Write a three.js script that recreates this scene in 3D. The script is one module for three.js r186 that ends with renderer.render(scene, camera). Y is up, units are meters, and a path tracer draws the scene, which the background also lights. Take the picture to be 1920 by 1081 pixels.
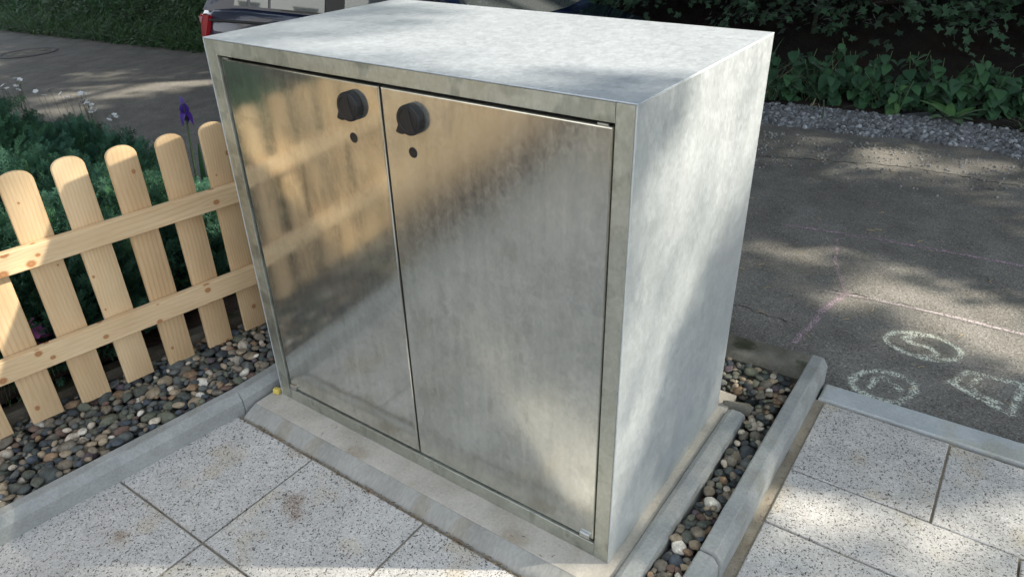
import * as THREE from 'three';
import { ConvexGeometry } from 'three/addons/geometries/ConvexGeometry.js';
import { mergeGeometries, mergeVertices, toCreasedNormals } from 'three/addons/utils/BufferGeometryUtils.js';

// ------------------------------------------------------------------ camera, sky, sun, exposure
const scene = new THREE.Scene();
const camera = new THREE.PerspectiveCamera(43.5, 1024 / 576, 0.05, 500);
camera.position.set(1.84055, 1.55536, 1.16863);
camera.rotation.set(-0.518257, 0.623324, -0.025027, 'YXZ');
scene.add(camera);

const renderer = new THREE.WebGLRenderer({ antialias: true });
renderer.setSize(1024, 576);
renderer.toneMapping = THREE.LinearToneMapping;
renderer.toneMappingExposure = 3.0;
renderer.shadowMap.enabled = true;

const S = new THREE.Vector3(1, 0.95, -0.65).normalize();       // towards the sun
const sun = new THREE.DirectionalLight(new THREE.Color().setRGB(1, 0.92, 0.80), 3.3);
sun.position.copy(S).multiplyScalar(40);
sun.shadow.radius = 1.6;
sun.shadow.mapSize.set(4096, 4096);
Object.assign(sun.shadow.camera, { left: -18, right: 18, top: 18, bottom: -18, near: 1, far: 90 });
scene.add(sun, sun.target);

// ------------------------------------------------------------------ helpers
function rng(seed) { let a = seed >>> 0; return () => { a = (a + 0x6D2B79F5) | 0; let t = Math.imul(a ^ (a >>> 15), 1 | a); t = (t + Math.imul(t ^ (t >>> 7), 61 | t)) ^ t; return ((t ^ (t >>> 14)) >>> 0) / 4294967296; }; }
const R = rng(7);
const rr = (a, b, r = R) => a + (b - a) * r();
const lerp = (a, b, t) => a + (b - a) * t, clamp = (v, a = 0, b = 1) => Math.max(a, Math.min(b, v));
const sstep = (a, b, v) => { const t = clamp((v - a) / (b - a)); return t * t * (3 - 2 * t); };
const LAT = new Float32Array(65536); { const r = rng(99); for (let i = 0; i < 65536; i++) LAT[i] = r(); }
function vn(x, y, p = 256) {                                   // value noise, period p
  const xi = Math.floor(x), yi = Math.floor(y), fx = x - xi, fy = y - yi;
  const m = (v) => ((v % p) + p) % p, x0 = m(xi) & 255, x1 = m(xi + 1) & 255, y0 = m(yi) & 255, y1 = m(yi + 1) & 255;
  const u = fx * fx * (3 - 2 * fx), v = fy * fy * (3 - 2 * fy);
  return lerp(lerp(LAT[y0 * 256 + x0], LAT[y0 * 256 + x1], u), lerp(LAT[y1 * 256 + x0], LAT[y1 * 256 + x1], u), v);
}
function fbm(x, y, p, o = 4) { let s = 0, a = 0.5, n = 0; for (let i = 0; i < o; i++) { s += a * vn(x + i * 17, y + i * 31, p); n += a; x *= 2; y *= 2; p *= 2; a *= 0.5; } return s / n; }
function tex(w, h, fn, { srgb = true, size = [1, 1], alpha = false } = {}) {   // size: metres that one repeat covers
  const d = new Uint8Array(w * h * 4);
  for (let y = 0; y < h; y++) for (let x = 0; x < w; x++) {
    const c = fn(x / w, y / h, x, y), i = (y * w + x) * 4;
    d[i] = clamp(c[0], 0, 255); d[i + 1] = clamp(c[1], 0, 255); d[i + 2] = clamp(c[2], 0, 255); d[i + 3] = alpha ? clamp(c[3], 0, 255) : 255;
  }
  const t = new THREE.DataTexture(d, w, h);
  if (srgb) t.colorSpace = THREE.SRGBColorSpace;
  t.wrapS = t.wrapT = THREE.RepeatWrapping; t.magFilter = THREE.LinearFilter; t.minFilter = THREE.LinearMipmapLinearFilter; t.generateMipmaps = true;
  t.repeat.set(1 / size[0], 1 / size[1]); t.needsUpdate = true;
  return t;
}
const grey = (v) => [v, v, v];
const std = (o) => new THREE.MeshStandardMaterial(o);
const phy = (o) => new THREE.MeshPhysicalMaterial(o);
const lin = (r, g, b) => new THREE.Color().setRGB(r, g, b);
const css = (r, g, b) => new THREE.Color().setRGB(r / 255, g / 255, b / 255, THREE.SRGBColorSpace);

const taken = {};
function numbered(n) { const k = taken[n] = (taken[n] ?? -1) + 1; return k ? n + '_' + String(k).padStart(3, '0') : n; }
function mesh(name, geo, mat, parent = scene) { const m = new THREE.Mesh(geo, mat); m.name = parent === scene ? numbered(name) : name; parent.add(m); return m; }
function thing(name, label, category, p = [0, 0, 0], ry = 0, group) {
  const o = new THREE.Group(); o.name = numbered(name); o.position.set(...p); o.rotation.y = ry; scene.add(o);
  o.userData = { label, category }; if (group) o.userData.group = group; return o;
}
function tag(o, label, category, group) { o.userData = { ...o.userData, label, category }; if (group) o.userData.group = group; return o; }
function structure(o, label, category) { o.userData = { kind: 'structure', label, category }; return o; }
function structGroup(name, label, category) { const o = new THREE.Group(); o.name = numbered(name); scene.add(o); return structure(o, label, category); }
const V = (x, y, z) => new THREE.Vector3(x, y, z);

function triUV(g, ox = 0, oy = 0, rot = false) {               // uv in metres from the way each face points
  if (g.index) g = g.toNonIndexed();
  const p = g.attributes.position, uv = new Float32Array(p.count * 2);
  const a = V(), b = V(), c = V(), n = V();
  for (let i = 0; i < p.count; i += 3) {
    a.fromBufferAttribute(p, i); b.fromBufferAttribute(p, i + 1); c.fromBufferAttribute(p, i + 2);
    n.copy(b).sub(a).cross(c.clone().sub(a)); const x = Math.abs(n.x), y = Math.abs(n.y), z = Math.abs(n.z);
    [a, b, c].forEach((q, k) => {
      let u, v; if (y >= x && y >= z) { u = q.x; v = q.z; } else if (x >= z) { u = q.z; v = q.y; } else { u = q.x; v = q.y; }
      if (rot) [u, v] = [v, u];
      uv[(i + k) * 2] = u + ox; uv[(i + k) * 2 + 1] = v + oy;
    });
  }
  g.setAttribute('uv', new THREE.BufferAttribute(uv, 2)); return g;
}
function hull(pts, ox = 0, oy = 0, rot) { return triUV(new ConvexGeometry(pts), ox, oy, rot); }
function cbox(x0, x1, y0, y1, z0, z1, c = 0.003, ox = 0, oy = 0, rot) {        // chamfered box
  const pts = [];
  for (const [x, sx] of [[x0, 1], [x1, -1]]) for (const [y, sy] of [[y0, 1], [y1, -1]]) for (const [z, sz] of [[z0, 1], [z1, -1]])
    pts.push(V(x + sx * c, y + sy * c, z), V(x + sx * c, y, z + sz * c), V(x, y + sy * c, z + sz * c));
  return hull(pts, ox, oy, rot);
}
function slabPoly(poly, y, th, c, ox = 0, oy = 0) {            // convex polygon tile with chamfered top edge; poly of [x, z]
  const n = poly.length, cx = poly.reduce((s, p) => s + p[0], 0) / n, cz = poly.reduce((s, p) => s + p[1], 0) / n, pos = [];
  const ins = poly.map(([x, z]) => { const k = 1 - c * 1.4 / Math.hypot(x - cx, z - cz); return [cx + (x - cx) * k, cz + (z - cz) * k]; });
  const quad = (a, b, c2, d) => pos.push(...a, ...b, ...c2, ...a, ...c2, ...d), at = (p, h) => [p[0], h, p[1]];
  for (let i = 0; i < n; i++) { const j = (i + 1) % n; quad(at(poly[i], y - th), at(poly[i], y - c), at(poly[j], y - c), at(poly[j], y - th)); quad(at(poly[i], y - c), at(ins[i], y), at(ins[j], y), at(poly[j], y - c)); }
  for (let i = 1; i < n - 1; i++) { pos.push(...at(ins[0], y), ...at(ins[i + 1], y), ...at(ins[i], y)); pos.push(...at(poly[0], y - th), ...at(poly[i], y - th), ...at(poly[i + 1], y - th)); }
  const g = new THREE.BufferGeometry(); g.setAttribute('position', new THREE.Float32BufferAttribute(pos, 3)); g.computeVertexNormals();
  return triUV(g, ox, oy);
}
function extrudeZ(profile, z0, z1, jag, ox = 0) {              // closed [x, y] profile swept along z in steps, lightly uneven
  const n = Math.max(2, Math.round((z1 - z0) / 0.05)), g = [], P = profile.length, pos = [], idx = [];
  for (let i = 0; i <= n; i++) { const z = lerp(z0, z1, i / n); profile.forEach(([x, y], k) => { const j = jag ? (vn(z * 14 + k * 7.7 + ox, k * 3.1) - 0.5) * jag : 0; pos.push(x + j, y + j * 0.6, z); }); }
  for (let i = 0; i < n; i++) for (let k = 0; k < P; k++) { const a = i * P + k, b = i * P + (k + 1) % P, c = a + P, d = b + P; idx.push(a, b, c, b, d, c); }
  for (let k = 1; k < P - 1; k++) { idx.push(0, k + 1, k); const o = n * P; idx.push(o, o + k, o + k + 1); }
  let geo = new THREE.BufferGeometry(); geo.setAttribute('position', new THREE.Float32BufferAttribute(pos, 3)); geo.setIndex(idx);
  geo = geo.toNonIndexed(); geo.computeVertexNormals(); geo = toCreasedNormals(geo, 0.3); return triUV(geo, ox, ox * 0.7, true);
}
function tube(pts, r0, r1, sides = 6) {                        // tapered tube through points
  const pos = [], idx = [], n = pts.length, t = V(), u = V(), w = V();
  pts.forEach((p, i) => {
    t.copy(pts[Math.min(n - 1, i + 1)]).sub(pts[Math.max(0, i - 1)]).normalize();
    u.set(0.31, 0.2, 0.93).cross(t).normalize(); w.copy(t).cross(u);
    const r = lerp(r0, r1, i / (n - 1));
    for (let k = 0; k < sides; k++) { const a = k / sides * 6.2832; pos.push(p.x + (u.x * Math.cos(a) + w.x * Math.sin(a)) * r, p.y + (u.y * Math.cos(a) + w.y * Math.sin(a)) * r, p.z + (u.z * Math.cos(a) + w.z * Math.sin(a)) * r); }
  });
  for (let i = 0; i < n - 1; i++) for (let k = 0; k < sides; k++) { const a = i * sides + k, b = i * sides + (k + 1) % sides; idx.push(a, b, a + sides, b, b + sides, a + sides); }
  const g = new THREE.BufferGeometry(); g.setAttribute('position', new THREE.Float32BufferAttribute(pos, 3)); g.setIndex(idx); g.computeVertexNormals();
  g.setAttribute('uv', new THREE.Float32BufferAttribute(new Float32Array(pos.length / 3 * 2), 2));
  return g;
}
function leafGeo(len, wid, { fold = 0.25, droop = 0.3, n = 4, tip = 1, base = 0.9, wave = 0 } = {}) {   // along +z from the origin, upper face +y
  const pos = [], idx = [], uv = [];
  for (let i = 0; i <= n; i++) {
    const t = i / n, w = wid * Math.pow(Math.sin(Math.PI * Math.pow(t * 0.96 + 0.04 * base, 0.75)), tip) * 0.5, y = -droop * len * t * t, z = len * t * (1 - 0.25 * droop * t);
    const wv = wave * Math.sin(i * 2.4);
    pos.push(-w, y + w * fold + wv, z, 0, y, z, w, y + w * fold - wv, z); uv.push(0, t, 0.5, t, 1, t);
  }
  for (let i = 0; i < n; i++) { const a = i * 3; idx.push(a, a + 3, a + 1, a + 1, a + 3, a + 4, a + 1, a + 4, a + 2, a + 2, a + 4, a + 5); }
  const g = new THREE.BufferGeometry(); g.setAttribute('position', new THREE.Float32BufferAttribute(pos, 3)); g.setAttribute('uv', new THREE.Float32BufferAttribute(uv, 2)); g.setIndex(idx); g.computeVertexNormals(); return g;
}
function mapleLeaf(s) {
  const out = [], rad = [0.15, 0.55, 0.38, 0.85, 0.5, 1.0, 0.5, 0.85, 0.38, 0.55], n = rad.length, pos = [0, 0, s * 0.25], idx = [], uv = [0.5, 0.3];
  for (let i = 0; i < n; i++) { const a = -Math.PI / 2 + (i / n) * 6.2832, r = rad[i] * s * 0.62; pos.push(Math.cos(a) * r, -0.25 * r * r / s, s * 0.3 + Math.sin(a) * r); uv.push(0.5 + Math.cos(a) / 2, 0.5 + Math.sin(a) / 2); }
  for (let i = 0; i < n; i++) idx.push(0, 1 + (i + 1) % n, 1 + i);
  const g = new THREE.BufferGeometry(); g.setAttribute('position', new THREE.Float32BufferAttribute(pos, 3)); g.setAttribute('uv', new THREE.Float32BufferAttribute(uv, 2)); g.setIndex(idx); g.computeVertexNormals(); return g;
}
const E3 = new THREE.Euler(), Q = new THREE.Quaternion(), M4 = new THREE.Matrix4();
function xf(g, p, e = [0, 0, 0], s = 1, order = 'YXZ') { const c = g.clone(); c.applyMatrix4(new THREE.Matrix4().compose(V(...p), new THREE.Quaternion().setFromEuler(new THREE.Euler(e[0], e[1], e[2], order)), Array.isArray(s) ? V(...s) : V(s, s, s))); return c; }
function instances(name, geo, mat, list, parent) {             // list of { p, e | q, s, c }
  const m = new THREE.InstancedMesh(geo, mat, list.length); m.name = parent === scene ? numbered(name) : name;
  const d = new THREE.Object3D();
  list.forEach((o, i) => { d.position.set(...o.p); if (o.q) d.quaternion.copy(o.q); else d.rotation.set(o.e[0], o.e[1], o.e[2], 'YXZ'); if (Array.isArray(o.s)) d.scale.set(...o.s); else d.scale.setScalar(o.s ?? 1); d.updateMatrix(); m.setMatrixAt(i, d.matrix); m.setColorAt(i, o.c ?? new THREE.Color(1, 1, 1)); });
  m.userData.kind = 'stuff'; parent.add(m); return m;
}
const aim = (dir, roll = 0) => { const q = new THREE.Quaternion().setFromUnitVectors(V(0, 0, 1), dir.clone().normalize()); return q.multiply(new THREE.Quaternion().setFromAxisAngle(V(0, 0, 1), roll)); };

// ------------------------------------------------------------------ sky (air and soft cloud only)
{
  const w = 256, h = 128, d = new Float32Array(w * h * 4);
  for (let j = 0; j < h; j++) for (let i = 0; i < w; i++) {
    const e = Math.max(0, (j + 0.5) / h * 2 - 1), up = Math.sin(e * Math.PI / 2), hz = Math.pow(1 - up, 3);
    const cl = sstep(0.5, 0.75, fbm(i / w * 8, e * 6, 8, 4)) * 0.55;
    const c = [lerp(0.315, 0.66, hz), lerp(0.37, 0.685, hz), lerp(0.465, 0.72, hz)];
    for (let k = 0; k < 3; k++) d[(j * w + i) * 4 + k] = lerp(c[k], 0.85, cl) * 1.02;
    d[(j * w + i) * 4 + 3] = 1;
  }
  const t = new THREE.DataTexture(d, w, h, THREE.RGBAFormat, THREE.FloatType);
  t.mapping = THREE.EquirectangularReflectionMapping; t.magFilter = THREE.LinearFilter; t.needsUpdate = true;
  scene.background = t; scene.environment = t;
}

// ------------------------------------------------------------------ textures and materials
function splats(n, size, count, seed, draw) {                  // tileable scatter: draw(put, r)
  const a = new Float32Array(n * n), r = rng(seed), px = n / size;
  for (let i = 0; i < count; i++) {
    const s = draw(r), cx = r() * n, cy = r() * n, ca = Math.cos(s.a), sa = Math.sin(s.a), ra = s.ra * px, rb = s.rb * px, k = Math.ceil(Math.max(ra, rb) + 1);
    for (let y = -k; y <= k; y++) for (let x = -k; x <= k; x++) {
      const u = (x * ca + y * sa) / ra, v = (-x * sa + y * ca) / rb, q = Math.sqrt(u * u + v * v); if (q > 1.15) continue;
      const i2 = ((Math.floor(cy + y) + n) % n) * n + (Math.floor(cx + x) + n) % n; const o = clamp((1.15 - q) * 4); a[i2] = lerp(a[i2], s.v, o);
    }
  }
  return a;
}
const N1 = 1024;
const terSp = splats(N1, 0.7, 17000, 11, (r) => { const b = 0.0006 + 0.0016 * r() * r(); return { a: r() * 6.28, ra: b * (1 + 1.6 * r()), rb: b, v: r() < 0.62 ? -0.35 - 0.6 * r() : 0.3 + 0.3 * r() }; });
const terMap = tex(N1, N1, (u, v, x, y) => {
  const s = terSp[y * N1 + x], f = fbm(u * 12, v * 12, 12, 4), g = fbm(u * 160, v * 160, 160, 2), st = sstep(0.55, 0.8, fbm(u * 5 + 3, v * 5, 5, 4));
  const b = 186 + (f - 0.5) * 26 + (g - 0.5) * 34, d = s < 0 ? s * 128 : s * 40, k = st * 14;
  return [b + d + 2, b + d - 1 - k * 0.35, b + d - 7 - k];
}, { size: [0.7, 0.7] });
const terBump = tex(N1, N1, (u, v, x, y) => grey(128 + (fbm(u * 200, v * 200, 200, 2) - 0.5) * 150 + terSp[y * N1 + x] * 50), { srgb: false, size: [0.7, 0.7] });
const M = {};
M.tile = std({ map: terMap, bumpMap: terBump, bumpScale: 0.0012, roughness: 0.86 });

const aspSp = splats(N1, 0.9, 26000, 12, (r) => { const b = 0.0012 + 0.0028 * r() * r(); return { a: r() * 6.28, ra: b * (1 + 0.8 * r()), rb: b, v: (r() - 0.5) * 2 }; });
const aspMap = tex(N1, N1, (u, v, x, y) => {
  const s = aspSp[y * N1 + x], f = fbm(u * 6, v * 6, 6, 4), g = fbm(u * 220, v * 220, 220, 2), b = 115 + (f - 0.5) * 34 + s * 34 + (g - 0.5) * 34;
  return [b + 4, b + 1, b - 6];
}, { size: [0.9, 0.9] });
const aspBump = tex(N1, N1, (u, v, x, y) => grey(128 + aspSp[y * N1 + x] * 80 + (fbm(u * 180, v * 180, 180, 2) - 0.5) * 100), { srgb: false, size: [0.9, 0.9] });
M.asphalt = std({ map: aspMap, bumpMap: aspBump, bumpScale: 0.004, roughness: 0.93 });

function concrete(base, amp, seed, speck = 18, tint = [0, 0, 0], size = 0.6) {
  const n = 512;
  const sp = splats(n, size, 900, seed, (r) => ({ a: r() * 6, ra: 0.0008 + 0.0014 * r(), rb: 0.0006 + 0.001 * r(), v: -1 + 1.3 * r() }));
  const map = tex(n, n, (u, v, x, y) => { const f = fbm(u * 7 + seed, v * 7, 7, 5) - 0.5, g = fbm(u * 128, v * 128, 128, 2) - 0.5, st = sstep(0.58, 0.7, fbm(u * 4, v * 4 + seed, 4, 5)), q = f * amp + g * 20 + sp[y * n + x] * speck - st * amp * 0.35; return [base[0] + q + tint[0] * st, base[1] + q + tint[1] * st, base[2] + q + tint[2] * st]; }, { size: [size, size] });
  const bump = tex(n, n, (u, v, x, y) => grey(128 + (fbm(u * 60, v * 60, 60, 4) - 0.5) * 120 + sp[y * n + x] * 60), { srgb: false, size: [size, size] });
  return std({ map, bumpMap: bump, bumpScale: 0.002, roughness: 0.92 });
}
M.kerb = concrete([151, 153, 149], 30, 21, 14, [1, 0, -3]);
M.kerbOld = concrete([118, 114, 102], 70, 22, 26, [-22, -16, -22]);
M.slab = concrete([176, 170, 158], 36, 23, 18, [2, -1, -5]);
M.bevel = concrete([150, 149, 142], 30, 24, 16, [4, 1, -4]);
M.strip = concrete([176, 181, 180], 26, 25, 12, [4, 0, -8]);
M.edging = concrete([82, 76, 64], 60, 26, 24, [-10, -6, -14]);
M.sand = concrete([148, 138, 120], 60, 27, 40, [-22, -24, -24], 0.4);
M.soil = concrete([58, 44, 34], 46, 28, 26, [-10, -6, -4], 0.8); M.soil.bumpScale = 0.02;
M.forestSoil = concrete([36, 29, 22], 30, 29, 30, [10, -2, -8], 0.9); M.forestSoil.bumpScale = 0.02;

// pine boards: 12 lanes side by side, each one board wide and long
const LANES = 12, wr = rng(5);
const lanes = [...Array(LANES)].map((_, i) => ({ o: wr() * 50, f: 5 + wr() * 5, tone: (wr() - 0.5) * 20, knots: [...Array(Math.floor(1 + wr() * 4.2))].map(() => ({ u: wr(), v: wr(), r: 0.003 + 0.008 * wr() * wr() + (wr() < 0.25 ? 0.004 : 0) })) }));
function boardColour(u, v, L, bw, bl) {                         // u, v in 0..1 over a board bw x bl metres
  const X = u * bw, Y = v * bl; let warp = 0, knot = 0, ring = 0;
  for (const k of L.knots) { const dx = X - k.u * bw, dy = Y - k.v * bl, q = Math.hypot(dx, dy * 0.8) / k.r; warp += Math.sign(dx || 1) * Math.exp(-(dx * dx) / (k.r * k.r * 3) - dy * dy / (k.r * k.r * 26)) * -0.9; if (q < 1.6) { const t = 1 - sstep(0.75, 1.25, q + (vn(X * 900, Y * 900) - 0.5) * 0.3); if (t > knot) { knot = t; ring = 0.5 + 0.5 * Math.sin(q * 9); } } }
  const ph = (u + 0.30 * (vn(L.o, Y * 2.2) - 0.5) + 0.10 * (vn(L.o + 9, Y * 7) - 0.5)) * L.f + warp + 1.5 * (vn(Y * 1.1, L.o + 20) - 0.5);
  const g = Math.pow(0.5 + 0.5 * Math.sin(6.283 * ph), 3), fine = vn(X * 1500, Y * 45 + L.o) - 0.5, blot = fbm(X * 18 + L.o, Y * 6, 256, 3) - 0.5;
  let c = [214 + L.tone * 0.7 + blot * 22, 184 + L.tone * 0.8 + blot * 26, 142 + L.tone * 0.8 + blot * 26]; const d = g * 11 * (0.4 + 1.2 * vn(L.o + 3, Y * 4)) + fine * 13;
  c = [c[0] - d * 0.75, c[1] - d, c[2] - d * 1.15];
  const kc = [150 + ring * 26, 96 + ring * 24, 56 + ring * 16];
  return [lerp(c[0], kc[0], knot * 0.8), lerp(c[1], kc[1], knot * 0.8), lerp(c[2], kc[2], knot * 0.8)];
}
const woodMap = tex(1536, 1024, (u, v) => { const l = Math.floor(u * LANES); return boardColour(u * LANES - l, v, lanes[l], 0.092, 0.82); });
const rails = [0, 1].map(() => ({ o: wr() * 50, f: 3 + wr() * 2, tone: 6, knots: [...Array(16)].map(() => ({ u: wr(), v: wr(), r: 0.004 + 0.008 * wr() })) }));
const railMap = tex(256, 2048, (u, v) => { const l = u < 0.5 ? 0 : 1; return boardColour(u * 2 - l, v, rails[l], 0.07, 3.7); });
const woodBump = tex(256, 512, (u, v) => grey(128 + (fbm(u * 90, v * 12, 90, 3) - 0.5) * 130), { srgb: false });
woodBump.repeat.set(6, 2);
M.wood = std({ map: woodMap, bumpMap: woodBump, bumpScale: 0.0006, roughness: 0.72 });
M.rail = std({ map: railMap, bumpMap: woodBump, bumpScale: 0.0006, roughness: 0.72 });

// hot-dip galvanised sheet: spangle, drawn streaks, dull bloom
function galv(name, { rough, metal, base, amp = 42, streak = 1, bloom = 1, bumpS = 0.0004, seed = 0, blot = 0 }) {
  const n = 1024, cells = splats(n, 1, 5200, 31 + seed, (r) => ({ a: r() * 6, ra: 0.006 + 0.012 * r(), rb: 0.005 + 0.008 * r(), v: r() - 0.5 }));
  const f = (u, v) => fbm(u * 5 + seed, v * 5, 5, 5) - 0.5, s = (u, v) => fbm(u * 60 + seed, v * 5, 60, 3) - 0.5, fine = (u, v) => fbm(u * 240, v * 120, 240, 2) - 0.5;
  const spot = (u, v) => sstep(0.6, 0.72, fbm(u * 22 + seed, v * 11, 22, 4));
  const map = tex(n, n, (u, v, x, y) => { const q = f(u, v) * amp + s(u, v) * 26 * streak + cells[y * n + x] * 10 + fine(u, v) * 16 - spot(u, v) * 18 * bloom - blot * sstep(0.56, 0.7, fbm(u * 9 + 5, v * 18, 9, 5)) * 40; return [base[0] + q, base[1] + q + 1, base[2] + q]; });
  const rm = tex(n, n, (u, v, x, y) => { const q = 176 + f(u, v) * 120 * bloom + s(u, v) * 60 * streak + cells[y * n + x] * 26 + spot(u, v) * 46 * bloom + fine(u, v) * 40; return [255, q, 255]; }, { srgb: false });
  const bm = tex(512, 512, (u, v) => grey(128 + (fbm(u * 6 + seed, v * 6, 6, 3) - 0.5) * 120 + (fbm(u * 90, v * 30, 90, 3) - 0.5) * 30), { srgb: false });
  return std({ map, roughnessMap: rm, bumpMap: bm, bumpScale: bumpS, roughness: rough, metalness: metal });
}
M.door = galv('door', { rough: 0.175, metal: 0.93, base: [208, 207, 200], streak: 0.8, bumpS: 0.0002, seed: 1, bloom: 0.55, amp: 26 });
M.door2 = galv('door2', { rough: 0.27, metal: 0.9, base: [204, 204, 197], streak: 0.8, bumpS: 0.0002, seed: 6, bloom: 0.5, amp: 22 });
M.frame = galv('frame', { rough: 0.62, metal: 0.8, base: [178, 180, 170], amp: 24, streak: 0.4, seed: 2, blot: 0.45 });
M.top = galv('top', { rough: 0.72, metal: 0.35, base: [186, 192, 197], amp: 7, streak: 0.15, seed: 4, bloom: 0.06 });
M.sheet = galv('sheet', { rough: 0.72, metal: 0.42, base: [188, 193, 194], amp: 9, streak: 0.22, seed: 3, bloom: 0.1 });
M.inside = std({ color: lin(0.12, 0.12, 0.12), roughness: 0.8, metalness: 0.4 });
M.black = std({ color: lin(0.007, 0.007, 0.0075), roughness: 0.5 });
M.zinc = std({ color: lin(0.62, 0.63, 0.62), roughness: 0.35, metalness: 1 });

// ------------------------------------------------------------------ ground, road, pavement
const SL = 0.036, roadY = (x) => -0.05 + SL * (Math.min(1.5, Math.max(x, -40)) - 1.5);
function sheet(xs, zs, yf, uvs = 1) {
  const pos = [], uv = [], idx = [], nz = zs.length;
  xs.forEach((x) => zs.forEach((z) => { pos.push(x, yf(x, z), z); uv.push(x * uvs, z * uvs); }));
  for (let i = 0; i < xs.length - 1; i++) for (let j = 0; j < nz - 1; j++) { const a = i * nz + j; idx.push(a, a + 1, a + nz, a + 1, a + nz + 1, a + nz); }
  const g = new THREE.BufferGeometry(); g.setAttribute('position', new THREE.Float32BufferAttribute(pos, 3)); g.setAttribute('uv', new THREE.Float32BufferAttribute(uv, 2)); g.setIndex(idx); g.computeVertexNormals(); return g;
}
const span = (a, b, n) => [...Array(n + 1)].map((_, i) => lerp(a, b, i / n));
structure(mesh('ground', sheet([-200, -40, 1.5, 200], [-200, -30, 30, 200], (x) => roadY(x) - 0.09), M.forestSoil), 'bare brown earth under the whole place', 'ground');
const road = structGroup('road', 'grey worn asphalt road with dappled light behind the metal box', 'road');
mesh('asphalt', sheet([-45, -40, ...span(-14, 1.5, 31), 6, 20], [-4.62, -3.4, -2.6, -1.9, -1.13], (x) => roadY(x) + 0.004), M.asphalt, road);

const paving = structGroup('pavement', 'pale speckled concrete paving slabs with sandy joints', 'pavement');
mesh('joint_bed', sheet([-0.62, 1.33], [0.1, 5], () => -0.0385), M.sand, paving); mesh('joint_bed', sheet([1.5, 6], [-1.04, 5], () => -0.0385), M.sand, paving);
const kx = (z) => -0.046 - 0.12 * z;                            // inner foot of the left kerb
{
  const G = 0.0035, zs = [0.142, 0.541, 0.945, 1.35, 1.755, 2.16, 2.57];
  for (let j = 0; j < zs.length - 1; j++) {
    const z0 = zs[j] + G, z1 = zs[j + 1] - G, xs = [null, 0.31, 0.775, 1.24, 1.316];
    for (let i = 0; i < xs.length - 1; i++) {
      const a = i ? xs[i] + G : null, b = xs[i + 1] - G, y = -0.030 + (R() - 0.5) * 0.002;
      mesh('paving_slab', slabPoly(i ? [[a, z0], [b, z0], [b, z1], [a, z1]] : [[kx(z0) - 0.003, z0], [b, z0], [b, z1], [kx(z1) - 0.003, z1]], y, 0.045, 0.0022, R() * 3, R() * 3), M.tile, paving);
    }
  }
  const rowsR = [[-1.028, -0.642, [1.565, 1.95, 2.35, 2.75, 3.15, 3.55]], [-0.642, -0.397, [1.565, 2.163, 2.77, 3.4]], [-0.397, 0.01, [1.565, 1.97, 2.375, 2.78, 3.2]], [0.01, 0.415, [1.565, 2.163, 2.77, 3.4]], [0.415, 0.82, [1.565, 1.97, 2.375, 2.78, 3.2]], [0.82, 1.225, [1.565, 2.163, 2.77, 3.4]], [1.225, 1.63, [1.565, 1.97, 2.375, 2.78, 3.2]], [1.63, 2.1, [1.565, 2.163, 2.77, 3.4]]];
  for (const [z0, z1, xs] of rowsR) for (let i = 0; i < xs.length - 1; i++) {
    const y = -0.030 + (R() - 0.5) * 0.003, sk = 0.004;
    mesh('paving_slab', slabPoly([[xs[i] + G, z0 + G], [xs[i + 1] - G, z0 + G - sk], [xs[i + 1] - G, z1 - G - sk], [xs[i] + G, z1 - G]], y, 0.045, 0.0022, R() * 3, R() * 3), M.tile, paving);
  }
}
// pale border strip between paving and road
{
  const b = structGroup('border_strip', 'pale smooth concrete edging strip between paving slabs and road', 'kerb');
  [[1.545, 2.16], [2.165, 2.78], [2.785, 3.4]].forEach(([a, c], i) => mesh('edging_stone', slabPoly([[a, -1.128], [c, -1.148], [c, -1.048], [a, -1.036]], -0.024, 0.12, 0.005, i * 0.7, i), M.strip, b));
}
// kerbs
const kerbL = structGroup('kerb_left', 'grey concrete kerb between pebbles and speckled paving', 'kerb');
function kerbStone(parent, x, y, z, ry, len, prof, jag, ox, mat = M.kerb) { const m = mesh('kerb_stone', extrudeZ(prof, 0, len, jag, ox), mat, parent); m.position.set(x, y, z); m.rotation.y = ry; return m; }
const profL = [[-0.058, -0.12], [0.001, -0.12], [0.0, -0.012], [-0.002, 0.02], [-0.0205, 0.0445], [-0.024, 0.047], [-0.052, 0.048], [-0.058, 0.042]];
const ryL = -Math.atan(0.12);
for (let i = 0; i < 3; i++) { const z = 0.118 + i * 1.0; kerbStone(kerbL, kx(z), -0.001 * i, z, ryL + (i === 0 ? 0 : 0.004), 0.996, profL, 0.0016, i * 3.3); }
kerbStone(kerbL, -0.043, 0.004, -0.885, -0.012, 1.0, profL, 0.0016, 12);
const kerbR = structGroup('kerb_right', 'light grey raised kerb between pebble channel and right paving', 'kerb');
const profR = [[0, -0.12], [0.062, -0.12], [0.058, 0.022], [0.054, 0.030], [0.041, 0.0485], [0.036, 0.0508], [0.005, 0.0515], [0.001, 0.049], [0, 0.045]];
kerbStone(kerbR, 1.477, 0.009, -1.152, 0.0, 1.018, profR, 0.0018, 5);
kerbStone(kerbR, 1.474, 0.0, -0.129, -0.006, 1.0, profR, 0.0024, 8);
kerbStone(kerbR, 1.468, 0.0, 0.875, -0.004, 1.0, profR, 0.0024, 9);
const kerbS = structGroup('slab_edging', 'low rounded concrete edging along the right side of the metal box', 'kerb');
const profS = [[0, -0.1], [0.064, -0.1], [0.064, 0.004], [0.058, 0.015], [0.046, 0.021], [0.018, 0.021], [0.006, 0.015], [0, 0.004]];
kerbStone(kerbS, 1.320, 0.002, -0.752, 0.0, 0.998, profS, 0.0016, 2);
kerbStone(kerbS, 1.320, 0.0, 0.25, 0.0, 1.0, profS, 0.0016, 4);
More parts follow.
